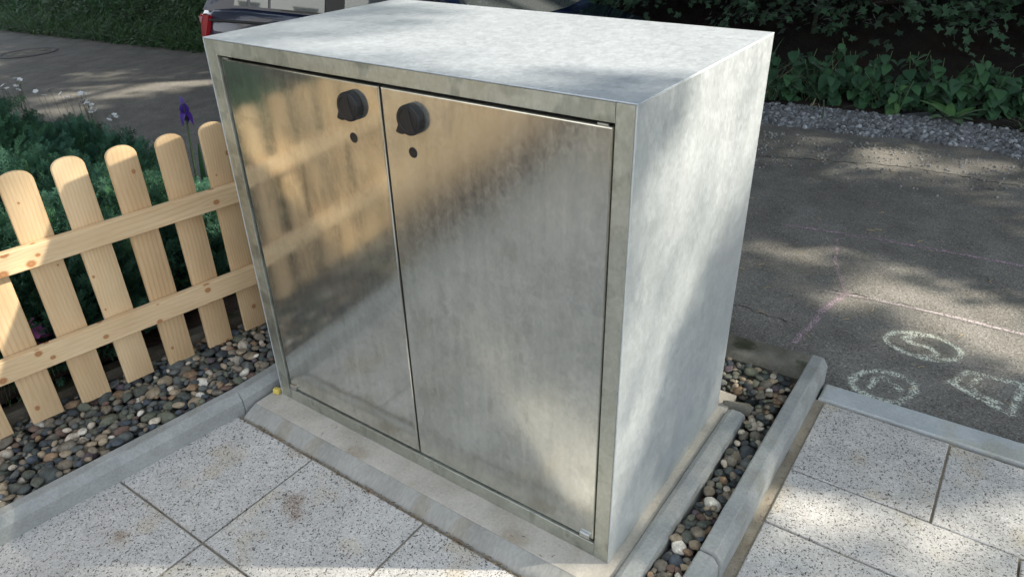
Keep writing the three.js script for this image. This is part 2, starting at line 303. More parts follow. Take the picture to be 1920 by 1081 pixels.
// foundation slab: flat top with a slope in darker concrete along its front
{
  const s = structGroup('foundation_slab', 'pale concrete base slab under the galvanised box', 'slab');
  mesh('slab_top', cbox(-0.04, 1.317, -0.11, 0, -0.86, 0.082, 0.002), M.slab, s);
  const P = [], n = 60, idx = [], uv = [];
  for (let i = 0; i <= n; i++) {
    const x = lerp(-0.04, 1.317, i / n), j = (vn(x * 16, 3) - 0.5) * 0.007, j2 = (vn(x * 30, 9) - 0.5) * 0.004;
    [[0.083, -0.0012], [0.09 + j2, -0.003], [0.112 + j, -0.0125 + j2 * 0.4], [0.134 + j, -0.0262], [0.137 + j, -0.06]].forEach(([z, y]) => { P.push(x, y, z); uv.push(x, z + y); });
  }
  for (let i = 0; i < n; i++) for (let k = 0; k < 4; k++) { const a = i * 5 + k; idx.push(a, a + 1, a + 5, a + 1, a + 6, a + 5); }
  const g = new THREE.BufferGeometry(); g.setAttribute('position', new THREE.Float32BufferAttribute(P, 3)); g.setAttribute('uv', new THREE.Float32BufferAttribute(uv, 2)); g.setIndex(idx); g.computeVertexNormals();
  mesh('sloped_edge', g, M.bevel, s);
}
// weathered old kerb behind, and a broken lump
{
  const o = structGroup('old_kerb', 'weathered mossy old kerb stone between pebbles and road', 'kerb');
  const m = mesh('kerb_stone', extrudeZ([[-0.075, -0.15], [0.075, -0.15], [0.078, -0.03], [0.06, -0.016], [-0.06, -0.014], [-0.08, -0.03]], 0, 1.6, 0.012, 3), M.kerbOld, o);
  m.position.set(-0.13, -0.002, -1.115); m.rotation.y = Math.PI / 2 + 0.05;
  const r = rng(3), p = [];
  for (let i = 0; i < 26; i++) p.push(V(rr(-0.055, 0.055, r), rr(-0.04, 0.016, r), rr(-0.03, 0.03, r)));
  const f = tag(mesh('concrete_fragment', hull(p), M.kerbOld), 'broken lump of rough concrete at the back corner of the box', 'concrete lump');
  f.position.set(1.338, 0.008, -0.805); f.rotation.y = 0.25;
}

// ------------------------------------------------------------------ pebble beds
const stoneTex = tex(256, 256, (u, v) => { const f = fbm(u * 6, v * 6, 6, 4) - 0.5, g = fbm(u * 40, v * 40, 40, 2) - 0.5, vein = sstep(0.47, 0.5, fbm(u * 5 + 3, v * 9, 5, 3)) * sstep(0.53, 0.5, fbm(u * 5 + 3, v * 9, 5, 3)); return grey(206 + f * 90 + g * 50 + vein * 30); });
const stoneRGB = [[66, 72, 76], [78, 84, 84], [58, 62, 66], [88, 92, 86], [96, 100, 100], [112, 108, 100], [124, 116, 104], [150, 138, 120], [182, 174, 162], [108, 90, 82], [92, 82, 90], [100, 104, 92], [214, 210, 202], [140, 118, 96], [74, 82, 92]];
const stoneW = [6, 9, 4, 11, 11, 12, 11, 10, 6, 4, 3, 10, 1.6, 4, 5];
M.stones = stoneRGB.map((c) => std({ color: css(c[0] * 1.22, c[1] * 1.2, c[2] * 1.15), map: stoneTex, roughness: 0.88 }));
M.stoneFill = std({ map: stoneTex, roughness: 0.88 });
const pickStone = (r) => { let t = r() * stoneW.reduce((a, b) => a + b), i = 0; while ((t -= stoneW[i]) > 0) i++; return i; };
const pebbleGeos = [...Array(14)].map((_, k) => {
  const r = rng(200 + k); let g = mergeVertices(new THREE.IcosahedronGeometry(1, 2).deleteAttribute('normal').deleteAttribute('uv')); const p = g.attributes.position, v = V(), ang = k % 2 === 1;
  const planes = [...Array(ang ? 9 : 5)].map(() => [V(r() - 0.5, r() - 0.5, r() - 0.5).normalize(), ang ? 0.62 + 0.25 * r() : 0.72 + 0.22 * r()]);
  const uv = [];
  for (let i = 0; i < p.count; i++) { v.fromBufferAttribute(p, i); const q = 1 + 0.22 * (vn(v.x * 1.6 + k * 5, v.y * 1.6 + v.z * 1.9 + k) - 0.5); v.multiplyScalar(q); for (const [n, d] of planes) { const o = v.dot(n) - d; if (o > 0) v.addScaledVector(n, -o * (ang ? 0.95 : 0.75)); } p.setXYZ(i, v.x, v.y, v.z); uv.push(v.x * 0.3 + k * 0.13, v.z * 0.3 + v.y * 0.2); }
  g.setAttribute('uv', new THREE.Float32BufferAttribute(uv, 2)); g.computeVertexNormals(); return g;
});
function pebbleBed(bed, seed, inside, bx, floorY, topY, tries, rmin, rmax, nParts) {
  const r = rng(seed), st = [];
  for (let t = 0; t < tries; t++) {
    const a = rmin + (rmax - rmin) * Math.pow(r(), 1.5), b = a * (0.40 + 0.34 * r()); let best = null;
    for (let c = 0; c < 7; c++) {
      const x = lerp(bx[0], bx[1], r()), z = lerp(bx[2], bx[3], r()); if (!inside(x, z, a * 0.8)) continue;
      let y = floorY + b * 0.7;
      for (const s of st) { const d = Math.hypot(x - s.x, z - s.z), w = (a + s.a) * 0.80; if (d < w) y = Math.max(y, s.y + (b + s.b) * 0.92 * Math.sqrt(1 - (d / w) ** 2)); }
      if (!best || y < best.y) best = { x, y, z, a, b };
    }
    if (best && best.y + b * 0.75 < topY) st.push(best);
  }
  for (const s of st) { let cov = 0; for (const o of st) if (o.y > s.y) { const d = Math.hypot(o.x - s.x, o.z - s.z); if (d < o.a) cov += 1 - d / (o.a + s.a); } s.score = s.a / Math.hypot(s.x - 1.84, s.z - 1.17, 1.5) * Math.max(0.02, 1 - cov) * (s.z > 0.95 ? 0.1 : 1); }
  st.sort((a, b) => b.score - a.score);
  const fill = pebbleGeos.map(() => []);
  st.forEach((s, i) => {
    const k = Math.floor(r() * pebbleGeos.length), ci = pickStone(r), el = 0.6 + 0.42 * r(), e = [rr(-0.35, 0.35, r), r() * 6.28, rr(-0.35, 0.35, r)], sc = [s.a * 1.08, s.b * 1.1, s.a * el * 1.08];
    if (i < nParts) { const m = mesh('pebble', pebbleGeos[k], M.stones[ci], bed); m.position.set(s.x, s.y, s.z); m.rotation.set(e[0], e[1], e[2], 'YXZ'); m.scale.set(...sc); }
    else fill[k].push({ p: [s.x, s.y, s.z], e, s: sc, c: M.stones[ci].color });
  });
  const all = fill.flat(); if (all.length) { let m = instances('pebble_fill', pebbleGeos[2], M.stoneFill, all, bed); }
}
const fx = (z) => -0.39 - 0.1584 * z;                           // front line of the fence pickets
{
  const L = structGroup('gravel_left', 'bed of mixed river pebbles under the wooden picket fence', 'pebbles');
  const bs = sheet(span(0, 1, 8), span(-0.95, 3.2, 12), () => -0.03), bp = bs.attributes.position; for (let i = 0; i < bp.count; i++) { const z = bp.getZ(i), x = lerp(-1.15, kx(z) - 0.025, bp.getX(i)); bp.setX(i, x); bs.attributes.uv.setXY(i, x, z); }
  mesh('bed_soil', bs, M.soil, L);
  pebbleBed(L, 41, (x, z, a) => x < kx(z) - 0.06 - a && x > fx(z) - 0.105 + a * 0.4, [-0.7, -0.07, -0.62, 1.25], -0.03, 0.052, 4000, 0.010, 0.033, 300);
  const Rb = structGroup('gravel_right', 'narrow channel of mixed pebbles between two concrete kerbs', 'pebbles');
  mesh('bed_soil', sheet([0.1, 1.33, 1.478], [-1.07, -0.86, 1.8], () => -0.07), M.soil, Rb);
  pebbleBed(Rb, 43, (x, z, a) => z > -1.045 + a && x < 1.474 - a && (x > 1.387 + a || (z < -0.865 - a && x > 0.9)), [0.95, 1.474, -1.05, 0.7], -0.07, 0.022, 2800, 0.010, 0.030, 300);
}

// ------------------------------------------------------------------ the galvanised double bin box
const BW = 1.286, BH = 1.2, BD = 0.763;
{
  const b = thing('bin_storage_box', 'large galvanised steel bin box with two doors and black knobs', 'bin box');
  mesh('top_panel', cbox(-0.001, BW + 0.001, BH - 0.003, BH, -BD, 0.001, 0.001, 0.2, 0.1), M.top, b);
  mesh('side_panel', cbox(BW - 0.003, BW + 0.0005, 0, BH - 0.0032, -BD, 0.0008, 0.0008, 0.3, 0.2), M.sheet, b);
  mesh('side_panel', cbox(-0.0005, 0.003, 0, BH - 0.0032, -BD, 0.0008, 0.0008, 0.7, 0.4), M.sheet, b);
  mesh('back_panel', cbox(0.004, BW - 0.004, 0.001, BH - 0.004, -BD + 0.0005, -BD + 0.004, 0.0005), M.sheet, b);
  mesh('bottom_panel', cbox(0.004, BW - 0.004, 0.001, 0.005, -BD + 0.005, -0.05, 0.0005), M.inside, b);
  mesh('lining', cbox(0.01, BW - 0.01, 0.01, BH - 0.01, -BD + 0.01, -0.06, 0.001), M.inside, b);
  mesh('frame_post', cbox(0.0035, 0.0465, 0.0005, BH - 0.0035, -0.045, 0, 0.0012, 0.1, 0), M.frame, b);
  mesh('frame_post', cbox(1.2425, BW - 0.0035, 0.0005, BH - 0.0035, -0.045, 0, 0.0012, 0.45, 0.3), M.frame, b);
  mesh('frame_rail', cbox(0.0475, 1.2415, 1.157, BH - 0.0035, -0.045, -0.0006, 0.0012, 0, 0.3), M.frame, b);
  mesh('frame_rail', cbox(0.0475, 1.2415, 0.0005, 0.045, -0.045, -0.0006, 0.0012, 0.5, 0.6), M.frame, b);
  const door = (x0, x1, y0, y1, kxp, ky, hx, hy, ox, hingeX) => {
    const c = 0.004, sh = new THREE.Shape([new THREE.Vector2(x0 + c, y0 + c), new THREE.Vector2(x1 - c, y0 + c), new THREE.Vector2(x1 - c, y1 - c), new THREE.Vector2(x0 + c, y1 - c)]);
   
    let g = new THREE.ExtrudeGeometry(sh, { depth: 0.012, bevelEnabled: true, bevelThickness: c, bevelSize: c, bevelSegments: 3, curveSegments: 24 });
    g.translate(0, 0, -0.022); g = triUV(g, ox, ox * 0.6);
    g.computeVertexNormals();
    const d = mesh('door', g, ox ? M.door2 : M.door, b);
    // rotary knob: round body with a beak at its lower left and a raised grip across it
    const ks = new THREE.Shape(), a0 = 3.55, a1 = 4.25; ks.absarc(0, 0, 0.031, a1, a0 + Math.PI * 2, false); ks.quadraticCurveTo(-0.031, -0.020, -0.036, -0.029); ks.quadraticCurveTo(-0.024, -0.034, Math.cos(a1) * 0.031, Math.sin(a1) * 0.031);
    const kg = new THREE.ExtrudeGeometry(ks, { depth: 0.012, bevelEnabled: true, bevelThickness: 0.004, bevelSize: 0.004, bevelSegments: 4, curveSegments: 40 }); kg.translate(0, 0, 0.004);
    const k = mesh('rotary_knob', kg, M.black, d); k.position.set(kxp, ky, -0.006);
    const gs = new THREE.Shape(); gs.moveTo(-0.007, 0.040); gs.quadraticCurveTo(0.004, 0.046, 0.008, 0.038); gs.quadraticCurveTo(0.010, 0, 0.024, -0.032); gs.quadraticCurveTo(0.012, -0.042, 0.004, -0.038); gs.quadraticCurveTo(-0.010, -0.005, -0.007, 0.040);
    const gg = new THREE.ExtrudeGeometry(gs, { depth: 0.003, bevelEnabled: true, bevelThickness: 0.003, bevelSize: 0.002, bevelSegments: 3, curveSegments: 16 }); gg.scale(0.76, 0.76, 1); gg.translate(0, 0, 0.0165);
    const gm = mesh('knob_grip', gg, M.black, d); gm.position.set(kxp, ky, -0.006);
    const ring = new THREE.TorusGeometry(0.0265, 0.0022, 8, 40); const rm = mesh('knob_rim', ring, M.black, d); rm.position.set(kxp, ky, 0.0135);
    const pl = mesh('hole_disc', new THREE.LatheGeometry([[0, 0.0004], [0.0095, 0.0006], [0.0115, 0.0011], [0.0125, 0.0007], [0.0128, 0]].map((p) => new THREE.Vector2(...p)), 28).rotateX(Math.PI / 2), M.black, d); pl.position.set(hx, hy, -0.0058);  // black disc standing in for the darkness of an open hole
    mesh('hinge_clip', cbox(hingeX - 0.016, hingeX + 0.013, y0 + 0.001, y0 + 0.016, -0.006, 0.0012, 0.001), M.zinc, d);
    mesh('hinge_clip', cbox(hingeX - 0.012, hingeX + 0.012, y1 + 0.0005, y1 + 0.0045, -0.02, -0.006, 0.0008), M.zinc, d);
    return d;
  };
  const d1 = door(0.0525, 0.6345, 0.0505, 1.148, 0.543, 1.091, 0.532, 1.010, 0.0, 0.072);
  d1.userData.label = 'left galvanised door mirroring the wooden fence';
  const d2 = door(0.6405, 1.2365, 0.0505, 1.148, 0.735, 1.088, 0.725, 1.007, 0.45, 1.214);
  d2.userData.label = 'right galvanised door with dull grey bloom';
}
{ // small yellow block at the foot of the box
  const y = tag(mesh('yellow_chock', cbox(-0.018, 0.006, 0, 0.022, -0.01, 0.01, 0.004), std({ color: lin(0.62, 0.48, 0.1), roughness: 0.6 })), 'small yellow block wedged at the left foot of the box', 'block');
  y.position.set(-0.012, 0.0005, 0.006); y.rotation.y = 0.3;
}

// ------------------------------------------------------------------ picket fence
{
  const f = thing('picket_fence', 'new pine picket fence with round-topped boards and two rails', 'fence', [-0.39, 0, 0], -Math.atan(0.1584));
  const w = 0.092, h = 0.808;
  const picketGeo = (lane, flip, dy) => {
    const s = new THREE.Shape(), c = 0.0025, a = w / 2 - c, R0 = 0.062, yc = h - 0.032; s.moveTo(-a, c); s.lineTo(a, c); s.lineTo(a, yc);
    s.quadraticCurveTo(a * 0.93, h - c * 1.5, 0, h - c); s.quadraticCurveTo(-a * 0.93, h - c * 1.5, -a, yc); s.lineTo(-a, c);
    let g = new THREE.ExtrudeGeometry(s, { depth: 0.013, bevelEnabled: true, bevelThickness: c, bevelSize: c, bevelSegments: 2, curveSegments: 10 });
    g = toCreasedNormals(g.toNonIndexed ? g : g, 0.5);
    const p = g.attributes.position, uv = new Float32Array(p.count * 2);
    for (let i = 0; i < p.count; i++) { let u = clamp(p.getX(i) / w + 0.5, 0.01, 0.99); if (flip) u = 1 - u; let v = clamp(p.getY(i) / 0.82, 0.002, 0.998); if (dy) v = 1 - v; uv[i * 2] = (lane + u) / LANES; uv[i * 2 + 1] = v; }
    g.setAttribute('uv', new THREE.BufferAttribute(uv, 2)); g.rotateY(Math.PI / 2); g.translate(-0.018, 0, 0); return g;
  };
  const order = [4, 9, 1, 6, 2, 8, 11, 0, 5, 10, 3, 7]; const pr = rng(17);
  for (let n = -3; n <= 20; n++) {
    const s = (0.254 + 0.147 * n) / 0.9877, k = n + 3, m = mesh('picket', picketGeo(order[k % 12], k >= 12, k >= 12), M.wood, f);
    m.position.set(0, 0.05 + (pr() - 0.5) * 0.012, s); m.rotation.x = (pr() - 0.5) * 0.016; m.rotation.z = (pr() - 0.5) * 0.008;
  }
  [[0.573, 0.643, 0], [0.243, 0.318, 1]].forEach(([y0, y1, l]) => {
    const g = cbox(0.0005, 0.0285, y0, y1, -0.245, 3.42, 0.0025), p = g.attributes.position, uv = g.attributes.uv, nn = g.attributes.normal;
    for (let i = 0; i < p.count; i++) { const top = Math.abs(nn.getY(i)) > 0.7; uv.setXY(i, (l + clamp(top ? p.getX(i) / 0.07 + 0.3 : (p.getY(i) - y0) / (y1 - y0), 0.01, 0.99)) / 2, (p.getZ(i) + 0.25) / 3.7); }
    mesh('rail', g, M.rail, f);
  });
  for (const s of [0.254 + 0.147 * 6, 0.254 + 0.147 * 14, 0.254 + 0.147 * 20]) mesh('post', cbox(-0.085, -0.019, -0.1, 0.75, s - 0.033, s + 0.033, 0.004), M.rail, f);
  mesh('post', cbox(-0.085, -0.019, -0.1, 0.62, -0.24, -0.19, 0.004), M.rail, f);
}
// old dark edging and raised garden soil behind the fence
{
  const g = structGroup('garden_edging', 'dark mossy old concrete edging behind the picket fence', 'edging');
  const m = mesh('edging_stone', extrudeZ([[-0.06, -0.12], [0, -0.12], [0.004, 0.06], [-0.008, 0.075], [-0.05, 0.078], [-0.06, 0.07]], 0, 4.4, 0.012, 6), M.edging, g);
  m.position.set(fx(-1) - 0.085, 0, -1); m.rotation.y = -Math.atan(0.1584);
  const soilY = (x, z) => lerp(roadY(x) - 0.02, 0.055 + 0.05 * vn(x * 3, z * 3), sstep(-1.2, -0.7, z)) + 0.03 * (vn(x * 14, z * 14) - 0.5);
  structure(mesh('garden_soil', (() => { const g2 = sheet(span(-5, 0, 70), span(-1.22, 4, 70), soilY); const p = g2.attributes.position; for (let i = 0; i < p.count; i++) { const z = p.getZ(i), x = lerp(-5, fx(z) - 0.12, (p.getX(i) + 5) / 5); p.setXYZ(i, x, soilY(x, z), z); } g2.computeVertexNormals(); return g2; })(), M.soil), 'dark brown garden soil behind the fence', 'soil');
}

// ------------------------------------------------------------------ foliage materials
const leafM = (r, g, b, t = 0.3, rough = 0.6) => phy({ color: lin(r, g, b), roughness: rough, transmission: t, thickness: 0, side: THREE.DoubleSide });
M.juniper = std({ color: lin(0.044, 0.130, 0.080), roughness: 0.75, side: THREE.DoubleSide });
M.twig = std({ color: lin(0.06, 0.04, 0.025), roughness: 0.9 });
M.bark = std({ color: lin(0.055, 0.045, 0.035), roughness: 0.95 });
M.leafA = leafM(0.02, 0.085, 0.034, 0.3, 0.8);
M.leafB = leafM(0.034, 0.125, 0.04, 0.3, 0.8);
M.leafC = leafM(0.085, 0.21, 0.055, 0.35, 0.7);
M.maple = leafM(0.022, 0.075, 0.03, 0.35, 0.8);
M.canopy = leafM(0.05, 0.13, 0.035, 0.3);
M.grass = leafM(0.05, 0.125, 0.045, 0.3, 0.8);
M.straw = leafM(0.35, 0.32, 0.18, 0.3);

// ------------------------------------------------------------------ creeping juniper behind the fence
{
  const r = rng(61), blade = (l, w) => { const g = new THREE.BufferGeometry(); g.setAttribute('position', new THREE.Float32BufferAttribute([-w, 0, 0, w, 0, 0, w * 0.5, 0.0006, l * 0.7, -w * 0.5, 0.0006, l * 0.7, 0, 0, l], 3)); g.setAttribute('uv', new THREE.Float32BufferAttribute(new Float32Array(10), 2)); g.setIndex([0, 1, 2, 0, 2, 3, 3, 2, 4]); g.computeVertexNormals(); return g; };
  const spray = () => {                                          // flat plume: an axis, alternate side shoots, scale-like tips on each
    const gs = [], L = 0.085;
    gs.push(blade(L, 0.0013));
    for (let i = 0; i < 13; i++) {
      const t = 0.1 + 0.86 * i / 13, sd = i % 2 ? 1 : -1, l = 0.036 * (1.1 - 0.75 * t) * (0.8 + 0.4 * r()), yaw = sd * (0.85 - 0.25 * t + 0.2 * (r() - 0.5)), pit = (r() - 0.35) * 0.7;
      const shoot = [blade(l, 0.0014)];
      for (let k = 0; k < 5; k++) { const kt = 0.2 + 0.75 * k / 5, g = blade(0.012 * (1.1 - 0.5 * kt), 0.0015); g.rotateX((r() - 0.6) * 0.9); g.rotateY((k % 2 ? 1 : -1) * 0.75); g.translate(0, 0, l * kt); shoot.push(g); }
      const m = mergeGeometries(shoot); m.rotateX(-pit); m.rotateY(yaw); m.translate(0, 0.002 * (r() - 0.5), L * t); gs.push(m);
    }
    return mergeGeometries(gs);
  };
  const sprays = [spray(), spray(), spray()];
  const shrub = (label, mounds, n, seed) => {
    const q = rng(seed), t = thing('juniper_shrub', label, 'juniper', [mounds[0][0], 0.06, mounds[0][2]], 0, 'junipers behind the fence'), o = t.position, lists = [[], [], []], stems = [];
    const tot = mounds.reduce((s, m) => s + m[3] * m[5], 0);
    for (const [cx, cy, cz, rx, ry, rz] of mounds) {
      const k = Math.round(n * rx * rz / tot);
      for (let b = 0; b < 7; b++) { const a = q() * 6.28, e = 0.3 + q() * 0.9; const end = V(cx + Math.cos(a) * Math.cos(e) * rx * 0.85, cy + Math.sin(e) * ry * 0.85, cz + Math.sin(a) * Math.cos(e) * rz * 0.85); const s0 = V(cx, 0.03, cz); stems.push(tube([s0, s0.clone().lerp(end, 0.5).add(V(0, 0.05, 0)), end].map((p) => p.sub(o)), 0.011, 0.003, 5)); }
      for (let i = 0; i < k; i++) {
        const a = q() * 6.2832, sy = Math.pow(q(), 0.8), ce = Math.sqrt(1 - sy * sy), n0 = V(Math.cos(a) * ce, sy, Math.sin(a) * ce);
        const lump = 0.78 + 0.42 * vn(n0.x * 3.1 + cx * 9, n0.z * 3.1 + n0.y * 2.3 + cz * 9), dep = 1 - 0.45 * q() * q();
        const p = [cx + n0.x * rx * lump * dep - o.x, Math.max(0.03, cy + n0.y * ry * lump * dep) - o.y, cz + n0.z * rz * lump * dep - o.z];
        const dir = V(n0.x + rr(-0.55, 0.55, q), n0.y * 0.8 + 0.35 + rr(-0.4, 0.5, q), n0.z + rr(-0.55, 0.55, q)); const tone = 0.7 + 0.6 * q(), yel = q() < 0.12 ? 1.5 : 1;
        lists[i % 3].push({ p, q: aim(dir, q() * 6.28), s: 0.7 + 0.55 * q(), c: lin(tone * yel * 1.0, tone * (1 + (yel - 1) * 0.7), tone * 0.95) });
      }
    }
    for (const m of mounds.slice(1)) { const a = V(mounds[0][0], 0.03, mounds[0][2]), e = V(m[0], 0.03, m[2]); stems.push(tube([a, a.clone().lerp(e, 0.5).add(V(0, 0.03, 0)), e].map((p) => p.sub(o)), 0.014, 0.011, 5)); }
    mesh('branches', mergeGeometries(stems), M.twig, t);
    lists.forEach((l, i) => instances('foliage', sprays[i], M.juniper, l, t));
  };
  shrub('dense blue-green juniper mound directly behind the wooden pickets', [[-0.98, 0.1, 0.30, 0.36, 0.44, 0.42], [-0.95, 0.08, -0.18, 0.30, 0.40, 0.34], [-0.9, 0.06, -0.5, 0.22, 0.30, 0.22], [-1.25, 0.1, 0.05, 0.4, 0.5, 0.42]], 12500, 62);
  shrub('taller dark juniper behind the front mound, below white flowers', [[-1.75, 0.06, 0.25, 0.5, 0.78, 0.5], [-1.7, 0.04, -0.28, 0.38, 0.54, 0.36], [-2.25, 0.05, 0.0, 0.3, 0.80, 0.3], [-2.2, 0, -0.34, 0.2, 0.50, 0.2]], 10500, 63);
  shrub('juniper at the left picture edge behind the fence', [[-1.1, 0.1, 0.95, 0.42, 0.42, 0.4], [-1.9, 0.1, 0.9, 0.6, 0.75, 0.6], [-1.3, 0.1, 1.7, 0.5, 0.45, 0.5]], 7000, 64);
}
// ------------------------------------------------------------------ flowers
M.white = std({ color: lin(0.8, 0.8, 0.78), roughness: 0.7, side: THREE.DoubleSide });
M.stemG = std({ color: lin(0.07, 0.12, 0.05), roughness: 0.8 });
M.purple = phy({ color: lin(0.09, 0.025, 0.32), roughness: 0.55, transmission: 0.25, thickness: 0, side: THREE.DoubleSide });
M.lilac = phy({ color: lin(0.22, 0.16, 0.45), roughness: 0.55, transmission: 0.25, thickness: 0, side: THREE.DoubleSide });
M.pink = phy({ color: lin(0.55, 0.16, 0.42), roughness: 0.6, transmission: 0.3, thickness: 0, side: THREE.DoubleSide });
M.yellowF = std({ color: lin(0.6, 0.45, 0.05), roughness: 0.7, side: THREE.DoubleSide });
const flowerHead = (s, petals, wid, cup) => mergeGeometries([...Array(petals)].map((_, i) => { const g = leafGeo(s, wid, { fold: 0.1, droop: -cup, n: 3, tip: 0.8 }); g.rotateY(i / petals * 6.2832); return g; }));
const daisy = flowerHead(0.0165, 6, 0.014, 0.15), cosmos = flowerHead(0.032, 8, 0.02, 0.25);
function clump(name, label, cat, group, base, heads, headGeo, mat, lean = 0.05, seed = 1) {
  const t = thing(name, label, cat, base, 0, group), q = rng(seed), st = [];
  heads.forEach(([x, y, z]) => {
    const p = V(x - base[0], y - base[1], z - base[2]), s = V(p.x * 0.5 + rr(-lean, lean, q), 0, p.z * 0.5 + rr(-lean, lean, q));
    st.push(tube([s, s.clone().lerp(p, 0.5).add(V(rr(-lean, lean, q) * 0.4, 0.01, rr(-lean, lean, q) * 0.4)), p], 0.0016, 0.0010, 4));
    const m = mesh('flower', headGeo, mat, t); m.position.copy(p); m.rotation.set(rr(-0.5, 0.7, q), q() * 6.28, rr(-0.5, 0.5, q), 'YXZ');
  });
  for (let i = 0; i < heads.length; i++) { const g = leafGeo(0.05, 0.008, { n: 3 }); st.push(xf(g, [rr(-0.04, 0.04, q), rr(0.01, 0.12, q), rr(-0.04, 0.04, q)], [-0.6, q() * 6.28, 0])); }
  mesh('stems', mergeGeometries(st.map((g) => { g = g.index ? g.toNonIndexed() : g; return g; })), M.stemG, t); return t;
}
{
  const q = rng(71);
  const sets = [
    ['cluster of small white flowers at the far left of the bed', -3.0, [[-2.944, 0.582, -0.553], [-2.994, 0.577, -0.588], [-2.943, 0.566, -0.545], [-2.974, 0.545, -0.565], [-2.976, 0.556, -0.581], [-3.034, 0.529, -0.574], [-2.943, 0.603, -0.626], [-3.059, 0.583, -0.683], [-3.030, 0.577, -0.683], [-3.008, 0.575, -0.663], [-2.966, 0.564, -0.653], [-3.036, 0.539, -0.640], [-2.956, 0.562, -0.624], [-2.942, 0.555, -0.595], [-3.040, 0.521, -0.662]]],
    ['sparse white flowers just above the juniper top', -2.7, [[-2.688, 0.569, -0.611], [-2.759, 0.524, -0.676], [-2.714, 0.552, -0.700], [-2.755, 0.514, -0.762], [-2.645, 0.510, -0.736], [-2.708, 0.501, -0.792], [-2.646, 0.502, -0.798], [-2.666, 0.505, -0.757]]],
    ['largest cluster of white flowers in front of the road', -2.6, [[-2.556, 0.538, -0.785], [-2.639, 0.518, -0.837], [-2.651, 0.508, -0.849], [-2.588, 0.520, -0.793], [-2.640, 0.470, -0.816], [-2.572, 0.493, -0.800], [-2.611, 0.475, -0.827], [-2.597, 0.468, -0.824], [-2.547, 0.480, -0.790], [-2.597, 0.467, -0.777], [-2.647, 0.433, -0.849], [-2.641, 0.440, -0.864], [-2.595, 0.442, -0.856], [-2.597, 0.431, -0.835], [-2.583, 0.422, -0.840], [-2.612, 0.412, -0.865], [-2.582, 0.415, -0.821], [-2.612, 0.470, -0.808]]],
    ['small right-hand group of white flowers near the iris', -2.3, [[-2.285, 0.429, -0.771], [-2.268, 0.452, -0.783], [-2.339, 0.435, -0.833], [-2.315, 0.430, -0.834], [-2.300, 0.430, -0.816], [-2.278, 0.442, -0.783]]],
  ];
  sets.forEach(([label, X, h], i) => { const c = [X, 0.02, h.reduce((s, p) => s + p[2], 0) / h.length - 0.02]; clump('white_flower_plant', label, 'flower', 'white flowers along the garden edge', c, h, daisy, M.white, 0.05, 72 + i); });
  const pk = (label, X, h, seed) => { clump('pink_flower_plant', label, 'flower', 'pink flowers behind the fence', [X, 0.06, h[0][2]], h, cosmos, M.pink, 0.03, seed); };
  pk('pink flowers seen between the two leftmost pickets', -0.62, [[-0.620, 0.318, 0.459], [-0.620, 0.283, 0.449], [-0.620, 0.252, 0.435], [-0.620, 0.236, 0.451]], 81);
  pk('pink flowers low at the left picture edge below the lower rail', -0.62, [[-0.620, 0.193, 0.584], [-0.620, 0.174, 0.575], [-0.620, 0.158, 0.597], [-0.620, 0.209, 0.570]], 82);
  pk('purple-pink blossom beside the box behind the last picket', -0.62, [[-0.620, 0.352, -0.380], [-0.620, 0.331, -0.385]], 83);
  // iris
  const ip = V(-1.600, 0.552, -0.827), it = thing('iris_plant', 'tall purple iris with sword leaves behind the fence', 'iris', [-1.6, 0.03, ip.z + 0.04]);
  const top = V(0, ip.y - 0.03, -0.04), st = [tube([V(0, 0, 0), V(0.005, top.y * 0.5, -0.015), top], 0.006, 0.0045, 6)];
  st.push(tube([top, top.clone().add(V(0.005, 0.05, 0.005))], 0.004, 0.003, 5));
  mesh('stem', mergeGeometries(st), M.stemG, it);
  for (let i = 0; i < 6; i++) { const up = i % 2, m = mesh('petal', leafGeo(up ? 0.040 : 0.046, 0.046, { droop: up ? -0.7 : 1.3, fold: 0.35, n: 6, tip: 0.55 }), M.purple, it); m.position.copy(top); m.rotation.set(up ? -1.0 : 0.05, i / 6 * 6.28, 0, 'YXZ'); }
  for (let i = 0; i < 4; i++) { const m = mesh('petal', leafGeo(0.034, 0.026, { droop: -0.4, fold: 0.4, n: 4, tip: 0.7 }), M.lilac, it); m.position.copy(top).add(V(0.005, 0.048, 0.005)); m.rotation.set(-1.2, i * 1.57, 0, 'YXZ'); }
  for (let i = 0; i < 17; i++) { const m = mesh('leaf', leafGeo(rr(0.3, 0.52, q), 0.026, { droop: rr(-0.05, 0.5, q), fold: 0.35, n: 7, tip: 0.45 }), q() < 0.4 ? M.leafC : M.leafB, it); m.position.set(rr(-0.05, 0.16, q), -0.01, rr(-0.16, 0.2, q)); m.rotation.set(-1.35 + rr(0, 0.3, q), q() * 6.28, 0, 'YXZ'); }
  // broad-leaved plants near the left edge and in the bed
  const hosta = (label, p, n, len, seed) => { const h = rng(seed), t = thing('broad_leaf_plant', label, 'plant', p); for (let i = 0; i < n; i++) { const m = mesh('leaf', leafGeo(len * rr(0.8, 1.2, h), len * 0.5, { droop: 0.45, fold: 0.3, n: 5 }), i % 3 ? M.leafC : M.leafB, t); m.position.set(0, rr(0.0, 0.1, h), 0); m.rotation.set(-0.75 + rr(-0.2, 0.3, h), i / n * 6.28 + h(), 0, 'YXZ'); } return t; };
  hosta('light green broad-leaved plant above the juniper at left edge', [-2.55, 0.42, -0.02], 9, 0.2, 91);
  mesh('stem', tube([V(0, -0.42, 0), V(0.01, -0.2, 0.01), V(0, 0.05, 0)], 0.012, 0.008), M.stemG, scene.children[scene.children.length - 1]);
  hosta('green strap-leaved plant behind the last picket by the box', [-0.95, 0.06, -0.62], 9, 0.34, 92);
}

